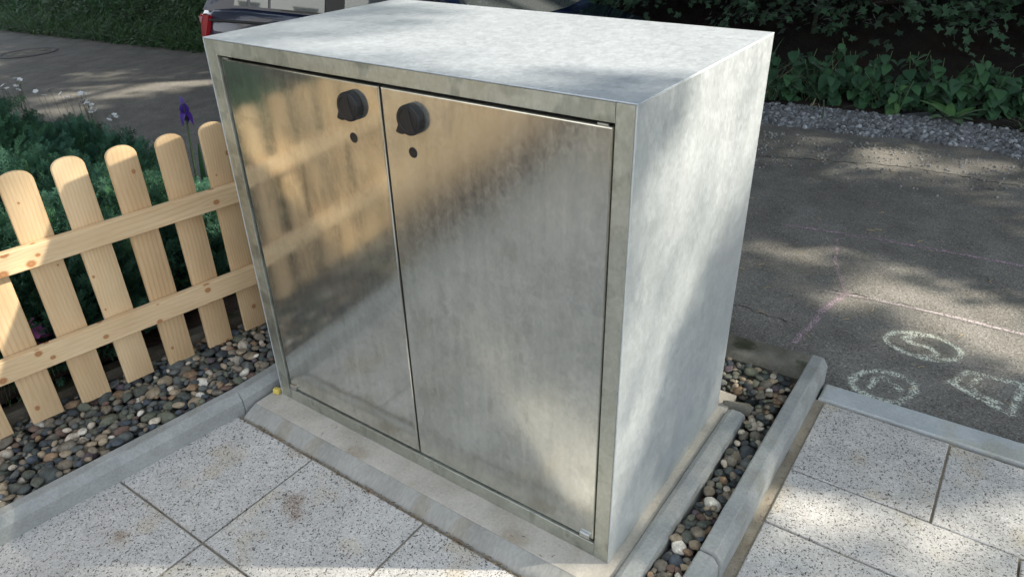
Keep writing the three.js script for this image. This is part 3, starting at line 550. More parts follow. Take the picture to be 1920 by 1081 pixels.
// ------------------------------------------------------------------ road furniture: manhole cover, chalk, cracks
{
  const x = -9.75, z = -3.45, y = roadY(x) + 0.006, t = thing('manhole_cover', 'round concrete manhole cover in an iron ring on the road', 'manhole cover', [x, y, z]); t.rotation.z = Math.atan(SL);
  mesh('lid', new THREE.LatheGeometry([[0, 0.006], [0.29, 0.006], [0.296, 0.003], [0.298, -0.02]].map((p) => new THREE.Vector2(...p)), 40), M.kerbOld, t);
  mesh('ring', new THREE.LatheGeometry([[0.302, -0.02], [0.304, 0.005], [0.39, 0.005], [0.395, -0.01]].map((p) => new THREE.Vector2(...p)), 40), std({ color: lin(0.035, 0.028, 0.022), roughness: 0.7, metalness: 0.3 }), t);
}
function strokes(name, label, cx, cz, w, d, lines, rgb, wid, dens, seed) {      // chalk or seam marks on a thin sheet lying on the road
  const n = 384, seg = (px, pz, a, b) => { const dx = b[0] - a[0], dz = b[1] - a[1], t = clamp(((px - a[0]) * dx + (pz - a[1]) * dz) / (dx * dx + dz * dz + 1e-9)); return Math.hypot(px - a[0] - dx * t, pz - a[1] - dz * t); };
  const nx = w > d ? n : Math.max(16, Math.round(n * w / d)), nz = w > d ? Math.max(16, Math.round(n * d / w)) : n;
  const t = tex(nx, nz, (u, v) => {
    const px = cx + (u - 0.5) * w + (vn(u * 9 + seed, v * 9) - 0.5) * 0.012, pz = cz + (v - 0.5) * d + (vn(u * 9, v * 9 + seed) - 0.5) * 0.012; let m = 9;
    for (const l of lines) for (let i = 0; i < l.length - 1; i++) m = Math.min(m, seg(px, pz, l[i], l[i + 1]));
    const X = px * 260, Z = pz * 260, gr = 0.55 * vn(X, Z) + 0.45 * vn(X * 2.3, Z * 2.3 + 5), body = sstep(wid, wid * 0.25, m) * sstep(1 - dens, 1.25 - dens, gr + 0.25 * (vn(px * 30, pz * 30 + seed) - 0.5));
    return [...rgb, 255 * body];
  }, { alpha: true });
  const mat = std({ map: t, transparent: true, roughness: 0.95 }), g = sheet([cx - w / 2, ...span(cx - w / 2, cx + w / 2, 20).slice(1, -1), 1.5, cx + w / 2].filter((x) => x >= cx - w / 2 && x <= cx + w / 2).sort((a, b) => a - b), [cz - d / 2, cz + d / 2], (x) => roadY(x) + 0.0065), uv = g.attributes.uv, p = g.attributes.position;
  for (let i = 0; i < p.count; i++) uv.setXY(i, (p.getX(i) - cx) / w + 0.5, (p.getZ(i) - cz) / d + 0.5);
  const m = mesh(name, g, mat, road); m.userData.label = label; return m;
}
const chalkC = [216, 220, 204], ov = (cx, cz, a, b, ro, n = 26) => [...Array(n + 1)].map((_, i) => { const t = i / n * 6.283, x = Math.cos(t) * a, z = Math.sin(t) * b; return [cx + x * Math.cos(ro) - z * Math.sin(ro), cz + x * Math.sin(ro) + z * Math.cos(ro)]; });
strokes('chalk_drawing', 'pale chalk oval with a curved S inside', 1.785, -1.60, 0.36, 0.30, [ov(1.785, -1.60, 0.128, 0.088, -0.12), [[1.80, -1.69], [1.745, -1.665], [1.72, -1.62], [1.755, -1.60], [1.81, -1.605], [1.842, -1.575], [1.83, -1.535], [1.79, -1.525]]], chalkC, 0.021, 0.6, 3);
strokes('chalk_drawing', 'pale chalk oval with an angular peak inside', 1.715, -1.262, 0.30, 0.27, [[[1.62, -1.205], [1.612, -1.25], [1.64, -1.31], [1.70, -1.352], [1.745, -1.35], [1.80, -1.32], [1.812, -1.285], [1.80, -1.235], [1.768, -1.175], [1.70, -1.16], [1.64, -1.175], [1.62, -1.205]], [[1.678, -1.215], [1.686, -1.30], [1.70, -1.305], [1.765, -1.262]]], chalkC, 0.019, 0.6, 5);
strokes('chalk_drawing', 'pale chalk rectangle with an angled line inside', 2.012, -1.418, 0.34, 0.34, [[[1.905, -1.40], [1.949, -1.512], [2.118, -1.524], [2.096, -1.318], [1.905, -1.40]], [[1.985, -1.49], [1.965, -1.42], [1.985, -1.385], [2.055, -1.365]]], chalkC, 0.021, 0.6, 8);
strokes('chalk_line', 'faint pink chalk line across the road', 1.85, -2.53, 1.8, 0.16, [[[0.98, -2.465], [1.126, -2.48], [1.6, -2.515], [2.056, -2.554], [2.7, -2.59]]], [184, 158, 168], 0.018, 0.6, 11);
strokes('chalk_line', 'pale pinkish seam of old chalk and filler on the road', 1.95, -1.885, 1.3, 0.14, [[[1.36, -1.845], [1.55, -1.868], [1.75, -1.892], [2.1, -1.905], [2.6, -1.92]]], [178, 168, 166], 0.016, 0.7, 13);
strokes('chalk_line', 'short slanting pink chalk smear near the old kerb', 1.39, -1.62, 0.24, 0.60, [[[1.365, -1.372], [1.385, -1.50], [1.40, -1.68], [1.44, -1.86]]], [182, 162, 168], 0.024, 0.62, 14);
strokes('chalk_line', 'faint pink chalk line running back over the road', 1.36, -2.15, 0.5, 0.62, [[[1.44, -1.86], [1.33, -2.15], [1.27, -2.42]]], [190, 168, 174], 0.016, 0.55, 15);
const crackM = std({ color: lin(0.03, 0.027, 0.024), roughness: 1 });
function crack(pts, w, seed) {
  const q = rng(seed), P = [], idx = [], fine = [];
  for (let i = 0; i < pts.length - 1; i++) { const n = Math.ceil(Math.hypot(pts[i + 1][0] - pts[i][0], pts[i + 1][1] - pts[i][1]) / 0.03); for (let k = 0; k < n; k++) fine.push([lerp(pts[i][0], pts[i + 1][0], k / n) + rr(-0.012, 0.012, q), lerp(pts[i][1], pts[i + 1][1], k / n) + rr(-0.016, 0.016, q)]); }
  fine.forEach(([x, z], i) => { const h = w * (0.3 + q()) * 0.5; P.push(x, roadY(x) + 0.0063, z - h, x, roadY(x) + 0.0063, z + h); if (i) { const a = (i - 1) * 2; idx.push(a, a + 1, a + 2, a + 1, a + 3, a + 2); } });
  const g = new THREE.BufferGeometry(); g.setAttribute('position', new THREE.Float32BufferAttribute(P, 3)); g.setAttribute('uv', new THREE.Float32BufferAttribute(new Float32Array(P.length / 3 * 2), 2)); g.setIndex(idx); g.computeVertexNormals(); mesh('crack', g, crackM, road);
}
crack([[0.3, -3.42], [0.545, -3.484], [0.85, -3.56], [1.196, -3.646], [1.55, -3.655], [1.883, -3.65], [2.4, -3.7]], 0.009, 1);
crack([[1.0, -1.50], [1.08, -1.535], [1.25, -1.50], [1.35, -1.49]], 0.005, 2);
crack([[1.36, -1.852], [1.6, -1.882], [1.78, -1.897], [2.1, -1.913], [2.5, -1.925]], 0.0035, 3);
{ // dirt stain on a paving slab
  const n = 256, t = tex(n, n, (u, v) => { const d = Math.hypot((u - 0.5) * 2, (v - 0.5) * 2) + (fbm(u * 6, v * 6, 6, 4) - 0.5) * 1.3, g = fbm(u * 50, v * 50, 50, 3); return [140, 108, 78, 255 * sstep(0.95, 0.1, d) * sstep(0.3, 0.62, g) * 0.5]; }, { alpha: true });
  const mat = std({ map: t, transparent: true, roughness: 0.95 });
  [[0.425, 0.315, 0.10, 0.19, 0.75], [0.10, 0.66, 0.08, 0.06, 0.2]].forEach(([x, z, w, d, ry], i) => { const g = new THREE.PlaneGeometry(w, d); g.rotateX(-Math.PI / 2); const m = mesh('dirt_stain', g, mat, paving); m.position.set(x, -0.0272, z); m.rotation.y = ry; });
}
{ // dry bits in joints and on the road
  const q = rng(101), bit = tube([V(0, 0, -0.5), V(0.06, 0.04, 0), V(0, 0, 0.5)], 0.07, 0.05, 4), l = [], c = [lin(0.25, 0.15, 0.07), lin(0.14, 0.08, 0.04), lin(0.42, 0.34, 0.2), lin(0.05, 0.04, 0.03)];
  for (let i = 0; i < 420; i++) { const x = rr(-0.03, 1.3, q); l.push({ p: [x, -0.029 + q() * 0.002, 0.143 + (q() + q() - 1) * 0.012], e: [0, q() * 6.28, 0], s: rr(0.004, 0.013, q), c: c[Math.floor(q() * 4)] }); }
  for (let i = 0; i < 150; i++) { l.push({ p: [rr(1.548, 1.567, q), -0.034, rr(-1.0, 0.4, q)], e: [0, q() * 6.28, 0], s: rr(0.003, 0.01, q), c: c[Math.floor(q() * 4)] }); }
  for (let i = 0; i < 60; i++) { const x = rr(0.6, 2.6, q); l.push({ p: [x, roadY(x) + 0.007, rr(-3.6, -1.2, q)], e: [0, q() * 6.28, 0], s: rr(0.01, 0.04, q), c: c[2] }); }
  for (let i = 0; i < 40; i++) l.push({ p: [rr(0, 1.25, q), 0.0015, rr(0.006, 0.08, q)], e: [0, q() * 6.28, 0], s: rr(0.003, 0.012, q), c: c[Math.floor(q() * 4)] });
  const m = instances('litter', bit, std({ roughness: 0.9 }), l, scene); m.userData.label = 'dry needles and dirt crumbs lying in joints and on the road'; m.userData.category = 'litter';
}

// ------------------------------------------------------------------ far verge: grey gravel strip, bank, forest floor
{
  const gv = structGroup('gravel_verge', 'strip of blue-grey crushed gravel along the far road edge', 'gravel');
  mesh('gravel_base', sheet(span(-1.7, 8, 22), span(-4.95, -4.2, 5), (x, z) => roadY(x) - 0.002 + (0.012 + 0.03 * vn(x * 2, z * 2)) * sstep(-4.22, -4.45, z)), concrete([104, 108, 112], 60, 33, 40), gv);
  const q = rng(111), l = [], g = mergeVertices(new THREE.DodecahedronGeometry(1, 0).deleteAttribute('normal').deleteAttribute('uv')); g.computeVertexNormals(); const gg = toCreasedNormals(g, 0.4);
  for (let i = 0; i < 15000; i++) { const x = i < 12000 ? rr(-0.6, 3.2, q) : rr(-1.6, 8, q), w = 0.10 * (vn(x * 3, 4) - 0.5) + 0.05 * (vn(x * 11, 9) - 0.5), z = lerp(-4.72, -4.17 + 2.2 * w - 0.024 * x, Math.pow(q(), 0.8)), s = 0.005 + 0.022 * q() * q(), t = 0.35 + 1.3 * q() * q(); l.push({ p: [x, roadY(x) + 0.004 + (0.006 + 0.03 * vn(x * 2, z * 2)) * sstep(-4.22, -4.45, z) + s * 0.3, z], e: [q() * 6, q() * 6, q() * 6], s: [s, s * 0.7, s * (0.7 + 0.6 * q())], c: lin(0.265 * t, 0.28 * t, 0.29 * t) }); }
  for (let i = 0; i < 700; i++) { const x = rr(0, 3, q), z = -4.05 + Math.abs(q() + q() - 1) * 0.9, s = rr(0.003, 0.009, q), t = 0.8 + 0.8 * q(); l.push({ p: [x, roadY(x) + 0.008, z], e: [q() * 6, q() * 6, q() * 6], s, c: lin(0.2 * t, 0.2 * t, 0.19 * t) }); }
  instances('gravel_stones', gg, std({ roughness: 0.85 }), l, gv);
}
const bankY = (x, z) => roadY(x) + 0.02 + 0.42 * sstep(-4.5, -7.5, z) * (1 + 0.5 * sstep(-3, -9, x)) + 0.10 * (vn(x * 1.3, z * 1.3) - 0.5) * sstep(-4.4, -5.2, z);
structure(mesh('forest_floor', sheet(span(-30, 14, 88), span(-30, -4.6, 50), bankY), M.forestSoil), 'dark leaf-strewn bank rising under the trees', 'ground');

// ------------------------------------------------------------------ leafy roadside plants along the gravel
{
  const ov1 = leafGeo(0.108, 0.08, { droop: 0.35, fold: 0.28, n: 5, tip: 0.85 }), ov2 = leafGeo(0.08, 0.058, { droop: 0.5, fold: 0.2, n: 5, tip: 0.9 }), dock = leafGeo(0.24, 0.085, { droop: 0.35, fold: 0.3, n: 6, tip: 0.7, wave: 0.004 });
  const weed = (label, x, z, h, n, mats, geos, seed, spread = 0.13) => {
    const q = rng(seed), y = bankY(x, z), t = thing('leafy_weed', label, 'weed', [x, y, z], 0, 'leafy weeds along the gravel verge'), st = [];
    for (let s = 0; s < 3; s++) {
      const a = q() * 6.28, top = V(Math.cos(a) * spread * q(), h * rr(0.75, 1, q), Math.sin(a) * spread * q() + 0.03); st.push(tube([V(0, -0.02, 0), top.clone().multiplyScalar(0.5).add(V(0, 0.02, 0)), top], 0.005, 0.003, 5));
      for (let i = 0; i < n / 3; i++) { const k = 0.12 + 0.88 * i / (n / 3), p = top.clone().multiplyScalar(k), m = mesh('leaf', geos[Math.floor(q() * geos.length)], mats[Math.floor(q() * mats.length)], t), az = q() * 6.28; p.x += Math.cos(az) * rr(0, 0.05, q); p.z += Math.sin(az) * rr(0, 0.05, q); m.position.copy(p); m.rotation.set(rr(-0.25, 0.75, q), q() < 0.6 ? rr(-1.1, 1.1, q) : az, rr(-0.3, 0.3, q), 'YXZ'); m.scale.setScalar(rr(0.75, 1.2, q)); }
    }
    mesh('stems', mergeGeometries(st), M.stemG, t); return t;
  };
  const q = rng(121), where = ['just right of the box corner', 'second from the box', 'third from the box', 'fourth from the box', 'fifth from the box', 'sixth from the box', 'seventh from the box', 'eighth from the box', 'ninth from the box', 'tenth from the box', 'eleventh from the box', 'twelfth from the box', 'thirteenth from the box', 'at the right picture edge'];
  for (let i = 0; i < 14; i++) { const x = 0.0 + i * 0.165 + rr(-0.04, 0.04, q), z = -4.83 - 0.02 * i * 0.8 + rr(-0.05, 0.03, q); weed('dark green leafy weed at the gravel edge, ' + where[i], x, z, rr(0.24, 0.36, q), 39, [M.leafA, M.leafA, M.leafB, M.leafA, M.leafB], [ov1, ov2, ov1], 130 + i); }
  for (let i = 0; i < 13; i++) { const x = -0.1 + i * 0.2 + rr(-0.05, 0.05, q), z = -5.1 + rr(-0.08, 0.08, q); weed('taller dark weed in the second row, ' + where[i], x, z, rr(0.3, 0.46, q), 30, [M.leafA, M.leafA, M.leafB], [ov1, ov2], 160 + i, 0.16); }
  // brighter dock plant and its lobed neighbour
  const d = thing('dock_plant', 'bright green dock with long upright leaves among dark weeds', 'weed', [1.47, bankY(1.47, -4.76), -4.76]);
  for (let i = 0; i < 12; i++) { const m = mesh('leaf', dock, i % 3 ? M.leafC : M.leafB, d); m.position.set(rr(-0.02, 0.02, q), 0, rr(-0.02, 0.02, q)); m.rotation.set(-1.25 + rr(0, 0.7, q), i * 2.4, 0, 'YXZ'); m.scale.setScalar(rr(0.8, 1.15, q)); }
  weed('light green drooping weed left of the bright dock', 1.12, -4.74, 0.3, 18, [M.leafB, M.leafC, M.leafB], [ov2], 190, 0.1);
  const tuft = (label, x, z, n, h, mats, seed) => { const r = rng(seed), t = thing('grass_tuft', label, 'grass', [x, bankY(x, z), z], 0, 'grass tufts on the verge'), gs = [[], []]; for (let i = 0; i < n; i++) { const g = leafGeo(h * rr(0.6, 1.1, r), 0.009, { droop: rr(0.2, 1.1, r), fold: 0.3, n: 7, tip: 0.35 }); gs[i % 4 ? 0 : 1].push(xf(g, [rr(-0.08, 0.08, r), -0.01, rr(-0.06, 0.06, r)], [-1.4 + rr(0, 0.55, r), r() * 6.28, 0])); } gs.forEach((l, i) => mesh('blades', mergeGeometries(l), mats[i], t)); };
  tuft('tall arching grass tuft beside the box corner', 0.13, -4.78, 46, 0.52, [M.grass, M.straw], 201);
  tuft('tall grass tuft behind the weeds near the box', 0.5, -4.9, 26, 0.55, [M.grass, M.straw], 202);
  tuft('thin grass stalks rising between the weeds mid-verge', 1.0, -4.9, 14, 0.45, [M.grass, M.straw], 203);
  tuft('low grass at the gravel edge on the right', 1.95, -4.72, 30, 0.16, [M.grass, M.straw], 204);
  tuft('low grass at the gravel edge below the first weeds', 0.55, -4.66, 30, 0.10, [M.grass, M.straw], 205);
  tuft('single tall grass blade showing above the box top', -1.05, -4.85, 10, 0.75, [M.grass, M.straw], 206);
}

// ------------------------------------------------------------------ grassy bank on the far left
{
  const q = rng(211), l = [], l2 = [], g = leafGeo(0.16, 0.05, { droop: 0.4, fold: 0.3, n: 3 }), bl = leafGeo(0.5, 0.014, { droop: 0.5, fold: 0.2, n: 5, tip: 0.4 });
  for (let i = 0; i < 26000; i++) { const x = rr(-17, -2.2, q), z = -4.52 - Math.pow(q(), 1.3) * 3.6, hgt = (0.10 + 0.62 * sstep(-4.5, -5.6, z)) * (0.15 + 1.7 * fbm(x * 1.3, z * 1.3, 256, 3) * vn(x * 3.1, z * 2)), t = 0.55 + 0.8 * q(), warm = vn(x * 0.8 + 3, z * 0.9); l.push({ p: [x, bankY(x, z) + hgt * q(), z + 0.15 * q()], e: [rr(-0.8, 0.5, q), q() * 6.28, rr(-0.5, 0.5, q)], s: rr(0.3, 0.95, q), c: lin(t * (0.7 + 1.3 * warm * warm), t, t * 0.8) }); }
  for (let i = 0; i < 15000; i++) { const x = rr(-17, -3, q), z = -4.42 - Math.pow(q(), 1.5) * 2.6, t = 0.6 + 0.8 * q(); l2.push({ p: [x, bankY(x, z) - 0.01, z], e: [-1.35 + rr(0, 0.7, q), q() * 6.28, 0], s: rr(0.3, 1.0, q), c: lin(t * 1.3, t * 1.3, t * 0.9) }); }
  const a = instances('bank_undergrowth', g, leafM(0.055, 0.16, 0.055, 0.35, 0.8), l, scene); a.userData.label = 'dense green nettles and weeds on the far left bank'; a.userData.category = 'undergrowth';
  const b = instances('bank_grass', bl, M.grass, l2, scene); b.userData.label = 'long green grass along the far left road edge'; b.userData.category = 'grass';
}

// ------------------------------------------------------------------ trees: canopy that dapples the light, low maple branches, dark thicket
{
  const q = rng(301);
  const spray = (n, size, leaf, rad) => mergeGeometries([...Array(n)].map(() => { const a = q() * 6.28, d = rad * Math.sqrt(q()); return xf(leaf, [Math.cos(a) * d, rr(-0.09, 0.09, q), Math.sin(a) * d], [rr(-0.7, 0.7, q), q() * 6.28, rr(-0.6, 0.6, q)], size * rr(0.7, 1.3, q)); }));
  const small = leafGeo(1, 0.75, { droop: 0.3, fold: 0.2, n: 2 }), mp = mapleLeaf(1);
  const top = spray(34, 0.10, small, 0.30), sparse = spray(11, 0.10, small, 0.30), low = [spray(24, 0.085, mp, 0.30), spray(20, 0.075, mp, 0.26)], fill = spray(26, 0.15, small, 0.42);
  const trees = [
    ['tall maple at the right end of the forest edge', 9.5, -8.5], ['tall maple behind the gravel verge on the right', 4.6, -7.2], ['maple leaning over the road behind the box', 0.4, -7.6],
    ['tree behind the parked car', -4.2, -7.8], ['tree above the left grassy bank', -9.5, -8.2], ['tree at the far left of the forest edge', -14.5, -8.4], ['tree far right beyond the verge', 13.5, -6.0],
  ].map(([label, x, z]) => ({ label, x, z, list: [], thin: [], low: [[], []], fill: [] }));
  const near = (x, z) => trees.reduce((b, t) => { const d = Math.hypot(t.x - x, t.z - z); return d < b[1] ? [t, d] : b; }, [null, 1e9])[0];
  // where leaves stand between sun and ground, [x, z, radius, amount]
  const spots = [[0.75, -3.05, 0.45, 0.7], [1.35, -2.75, 0.5, 0.8], [1.95, -2.75, 0.5, 0.7], [0.6, -3.75, 0.3, 0.6], [1.75, -3.35, 0.4, 0.4], [0.95, -2.65, 0.22, 0.5], [1.12, -2.02, 0.2, 0.5], [1.15, -1.55, 0.22, 0.6], [1.62, -1.38, 0.24, 0.75], [1.95, -1.24, 0.22, 0.65], [2.25, -2.05, 0.3, 0.6], [1.72, -0.88, 0.2, 0.75], [2.25, -0.95, 0.2, 0.5], [2.0, -0.38, 0.2, 0.6], [1.6, -0.2, 0.2, 0.5],
    [1.25, -2.35, 0.28, -0.9], [1.5, -2.05, 0.3, -0.8], [1.85, -2.15, 0.3, -0.8], [1.75, -1.68, 0.26, -0.8], [2.05, -1.7, 0.3, -0.8], [1.5, -3.9, 0.3, -0.8], [1.1, -3.35, 0.2, -0.5], [2.2, -3.2, 0.35, -0.6], [2.1, -1.2, 0.16, -0.8], [1.75, -0.5, 0.3, -0.9], [2.1, -0.75, 0.3, -0.9],
    [-6.6, -3.0, 0.9, -0.35], [-5.2, -3.4, 0.8, -0.55], [-7.6, -3.7, 0.6, -0.3], [-6.8, -5.2, 0.8, -0.6]];
  const cover = (x, z) => {
    let c = (x > 0.3 ? 0.28 : 0.38) + 2.0 * (fbm(x * 0.9 + 40, z * 1.5 + 40, 256, 3) - 0.5);
    if (x < -2.6) c += 0.40; else if (x < -1.0 && z > -0.3) c += 0.02;
    if (z < -4.2) c += 0.75;
    if (x > -1.7 && x < 1.45 && z > -0.55 && z < 1.3) c = x > 0.2 ? 0.14 + 0.56 * fbm(x * 3 + 7, z * 3, 256, 2) : 0;
    if (x > 1.45 && z > -1.05) c = 0.46; if (x > -0.4 && x < 1.5 && z > lerp(0.96, 0.74, sstep(0.15, 0.6, x)) && z < 2.6) c += 1.6;
    if (x < -0.3 && x >= -1.0 && z > 0.88 && z < 3) c = 0.5;
    if (x < -1.0 && x > -2.4 && z > 0.3) c = 0.5;
    for (const [sx, sz, r, a] of spots) c += a * Math.exp(-((x - sx) ** 2 + (z - sz) ** 2) / (r * r));
    return c;
  };
  for (let x = -15; x < 7; x += 0.2) for (let z = -10; z < 5.2; z += 0.2) {
    const gx = x + rr(-0.1, 0.1, q), gz = z + rr(-0.1, 0.1, q), c = cover(gx, gz), n = c > 1.6 ? 4 : c > 1.15 || (c > 0.485 && c < 0.515) ? 2 : c > 0.38 ? 1 : 0;
    for (let k = 0; k < n; k++) { const d = rr(9.6, 13.6, q), p = V(gx, 0, gz).addScaledVector(S, d), t = near(p.x, p.z), w = 0.7 + 0.6 * q(); (c > 0.54 ? t.list : t.thin).push({ p: [p.x, p.y, p.z], e: [rr(-0.5, 0.5, q), q() * 6.28, rr(-0.5, 0.5, q)], s: rr(0.7, 1.0, q), c: lin(w, w, w) }); }
  }
  const open = (x, y, z) => cover(x - y * S.x / S.y, z - y * S.z / S.y) < 0.6;   // would stand in a gap that lets the sun through
  // upper crowns and the wall of leaves that keeps the wood dark
  for (let i = 0; i < 5200; i++) { const t = trees[Math.floor(q() * trees.length)], a = q() * 6.28, r = 3.4 * Math.sqrt(q()), x = t.x + Math.cos(a) * r, z = Math.min(-5.6, t.z + Math.sin(a) * r * 0.8), y = rr(2.2, 10.5, q), w = 0.6 + 0.5 * q(); if (open(x, y, z)) continue; t.fill.push({ p: [x, y, z], e: [rr(-0.6, 0.6, q), q() * 6.28, rr(-0.6, 0.6, q)], s: rr(0.8, 1.3, q), c: lin(w, w, w) }); }
  // added foliage above the road, out of view, that holds back sky light
  for (let i = 0; i < 6500; i++) { const x = i < 1900 ? rr(-11, 2.3, q) : rr(-13, -3.2, q), z = rr(-5.6, -1.6, q), y = rr(4.4, 6.6, q), w = 0.6 + 0.6 * q(); if (vn(x * 0.9 + 5, z * 0.9 + y) < 0.3 || open(x, y, z)) continue; near(x, z - 3).fill.push({ p: [x, y, z], e: [rr(-0.5, 0.5, q), q() * 6.28, rr(-0.5, 0.5, q)], s: rr(0.7, 1.1, q), c: lin(w, w, w) }); }
  for (let i = 0; i < 2600; i++) { const x = rr(2.3, 8, q), z = rr(-5.6, -2.2, q), y = rr(3.2, 6.6, q), w = 0.6 + 0.6 * q(); if (open(x, y, z)) continue; near(x, z - 3).fill.push({ p: [x, y, z], e: [rr(-0.5, 0.5, q), q() * 6.28, rr(-0.5, 0.5, q)], s: rr(0.6, 0.9, q), c: lin(w, w, w) }); }
  // added trees out of view on the left, to block sky light from the road
  for (const [label, tx, tz, ra, rb, n] of [['unseen broad tree added left of the picture to shade the road', -4.6, 2.9, 2.4, 2.6, 900], ['unseen round tree added by the road to block sky light', -12.4, 0.4, 2.6, 2.0, 1100]]) { const t = { label, x: tx, z: tz, list: [], thin: [], low: [[], []], fill: [] }; trees.push(t);
    for (let i = 0; i < n; i++) { const a = q() * 6.28, e = Math.acos(2 * q() - 1), r = Math.pow(q(), 0.4), w = 0.7 + 0.6 * q(); t.fill.push({ p: [t.x + Math.cos(a) * Math.sin(e) * r * ra, 4.0 + Math.cos(e) * r * 2.6, t.z + Math.sin(a) * Math.sin(e) * r * rb], e: [rr(-0.6, 0.6, q), q() * 6.28, rr(-0.6, 0.6, q)], s: rr(0.8, 1.2, q), c: lin(w, w, w) }); } }
  // low drooping branches that show at the top of the picture
  for (let i = 0; i < 2600; i++) { const x = rr(-3.2, 6, q), z = -5.2 - 2.4 * Math.pow(q(), 0.9), y = bankY(x, z) + 0.34 + 0.3 * vn(x * 1.7, z) + 2.2 * Math.pow(q(), 1.5), hole = fbm(x * 1.6 + 9, y * 2.2, 256, 2); if ((hole < 0.35 && y < 1.4) || (y > 0.8 && open(x, y, z))) continue; const t = near(x, z - 2), w = 0.6 + 0.9 * q(); t.low[i % 2].push({ p: [x, y, z], e: [0.35 + rr(-0.4, 0.5, q), rr(-0.8, 0.8, q), rr(-0.4, 0.4, q)], s: rr(0.75, 1.15, q), c: lin(w, w, w) }); }
  for (const t of trees) {
    const y0 = t.z < -4 ? bankY(t.x, t.z) : roadY(t.x) - 0.05, o = thing('maple_tree', t.label, 'tree', [t.x, y0, t.z], 0, 'trees along the forest edge'), wood = [];
    const trunk = [V(0, -0.1, 0), V(0.1, 2, 0.05), V(-0.05, 4.5, 0.2), V(0.15, 7.5, 0.3), V(0.1, 10, 0.2)]; mesh('trunk', tube(trunk, 0.24, 0.05, 10), M.bark, o);
    for (let i = 0; i < 22; i++) { const h = 1.6 + i * 0.36, s = V(0.05, h, 0.12), l = t.list.length ? t.list[Math.floor(q() * t.list.length)].p : [t.x + rr(-3, 3, q), h + 1 + y0, t.z + rr(-3, 3, q)]; const e = i % 3 ? V(rr(-3, 3, q), h + rr(0, 1.2, q), rr(-2.4, 2.4, q)) : V(l[0] - t.x, l[1] - y0, l[2] - t.z); wood.push(tube([s, s.clone().lerp(e, 0.5).add(V(0, 0.3, 0)), e], 0.06, 0.012, 5)); }
    mesh('limbs', mergeGeometries(wood), M.bark, o);
    const loc = (l) => l.map((e) => ({ ...e, p: [e.p[0] - t.x, e.p[1] - y0, e.p[2] - t.z] }));
    if (t.list.length) instances('crown', top, M.canopy, loc(t.list), o);
    if (t.thin.length) instances('crown', sparse, M.canopy, loc(t.thin), o);
    if (t.fill.length) instances('crown', fill, M.canopy, loc(t.fill), o);
    t.low.forEach((l, i) => l.length && instances('low_branches', low[i], M.maple, loc(l), o));
  }
  // slender sapling stems in the dark wood
  [[1.86, -5.35, 'thin bare sapling stem at the right picture edge'], [0.05, -6.3, 'thin sapling deep in the dark wood behind the box'], [2.9, -6.2, 'sapling right of the picture edge in the wood']].forEach(([x, z, lab], i) => { const y = bankY(x, z), o = thing('sapling', lab, 'sapling', [x, y, z]); mesh('trunk', tube([V(0, -0.05, 0), V(0.05, 0.8, 0.02), V(0.12, 2.0, 0), V(0.1, 3.2, 0.1)], 0.022, 0.008, 7), M.bark, o); const l = []; for (let k = 0; k < 10; k++) l.push({ p: [rr(-0.5, 0.5, q), rr(1.2, 3.2, q), rr(-0.4, 0.4, q)], e: [0.3, q() * 6, 0], s: 0.9 }); instances('crown', low[0], M.maple, l, o); });
  const th = []; for (let i = 0; i < 5200; i++) { const x = rr(-16, 13, q), z = -8.4 - 4 * q(), w = 0.5 + 0.5 * q(); th.push({ p: [x, bankY(x, z) + rr(0, 5.5, q), z], e: [rr(-0.6, 0.6, q), q() * 6.28, rr(-0.6, 0.6, q)], s: rr(0.9, 1.6, q), c: lin(w, w, w) }); }
  const m = instances('forest_thicket', fill, M.maple, th, scene); m.userData.label = 'dark mass of leaves deep in the wood behind the road'; m.userData.category = 'thicket';
}

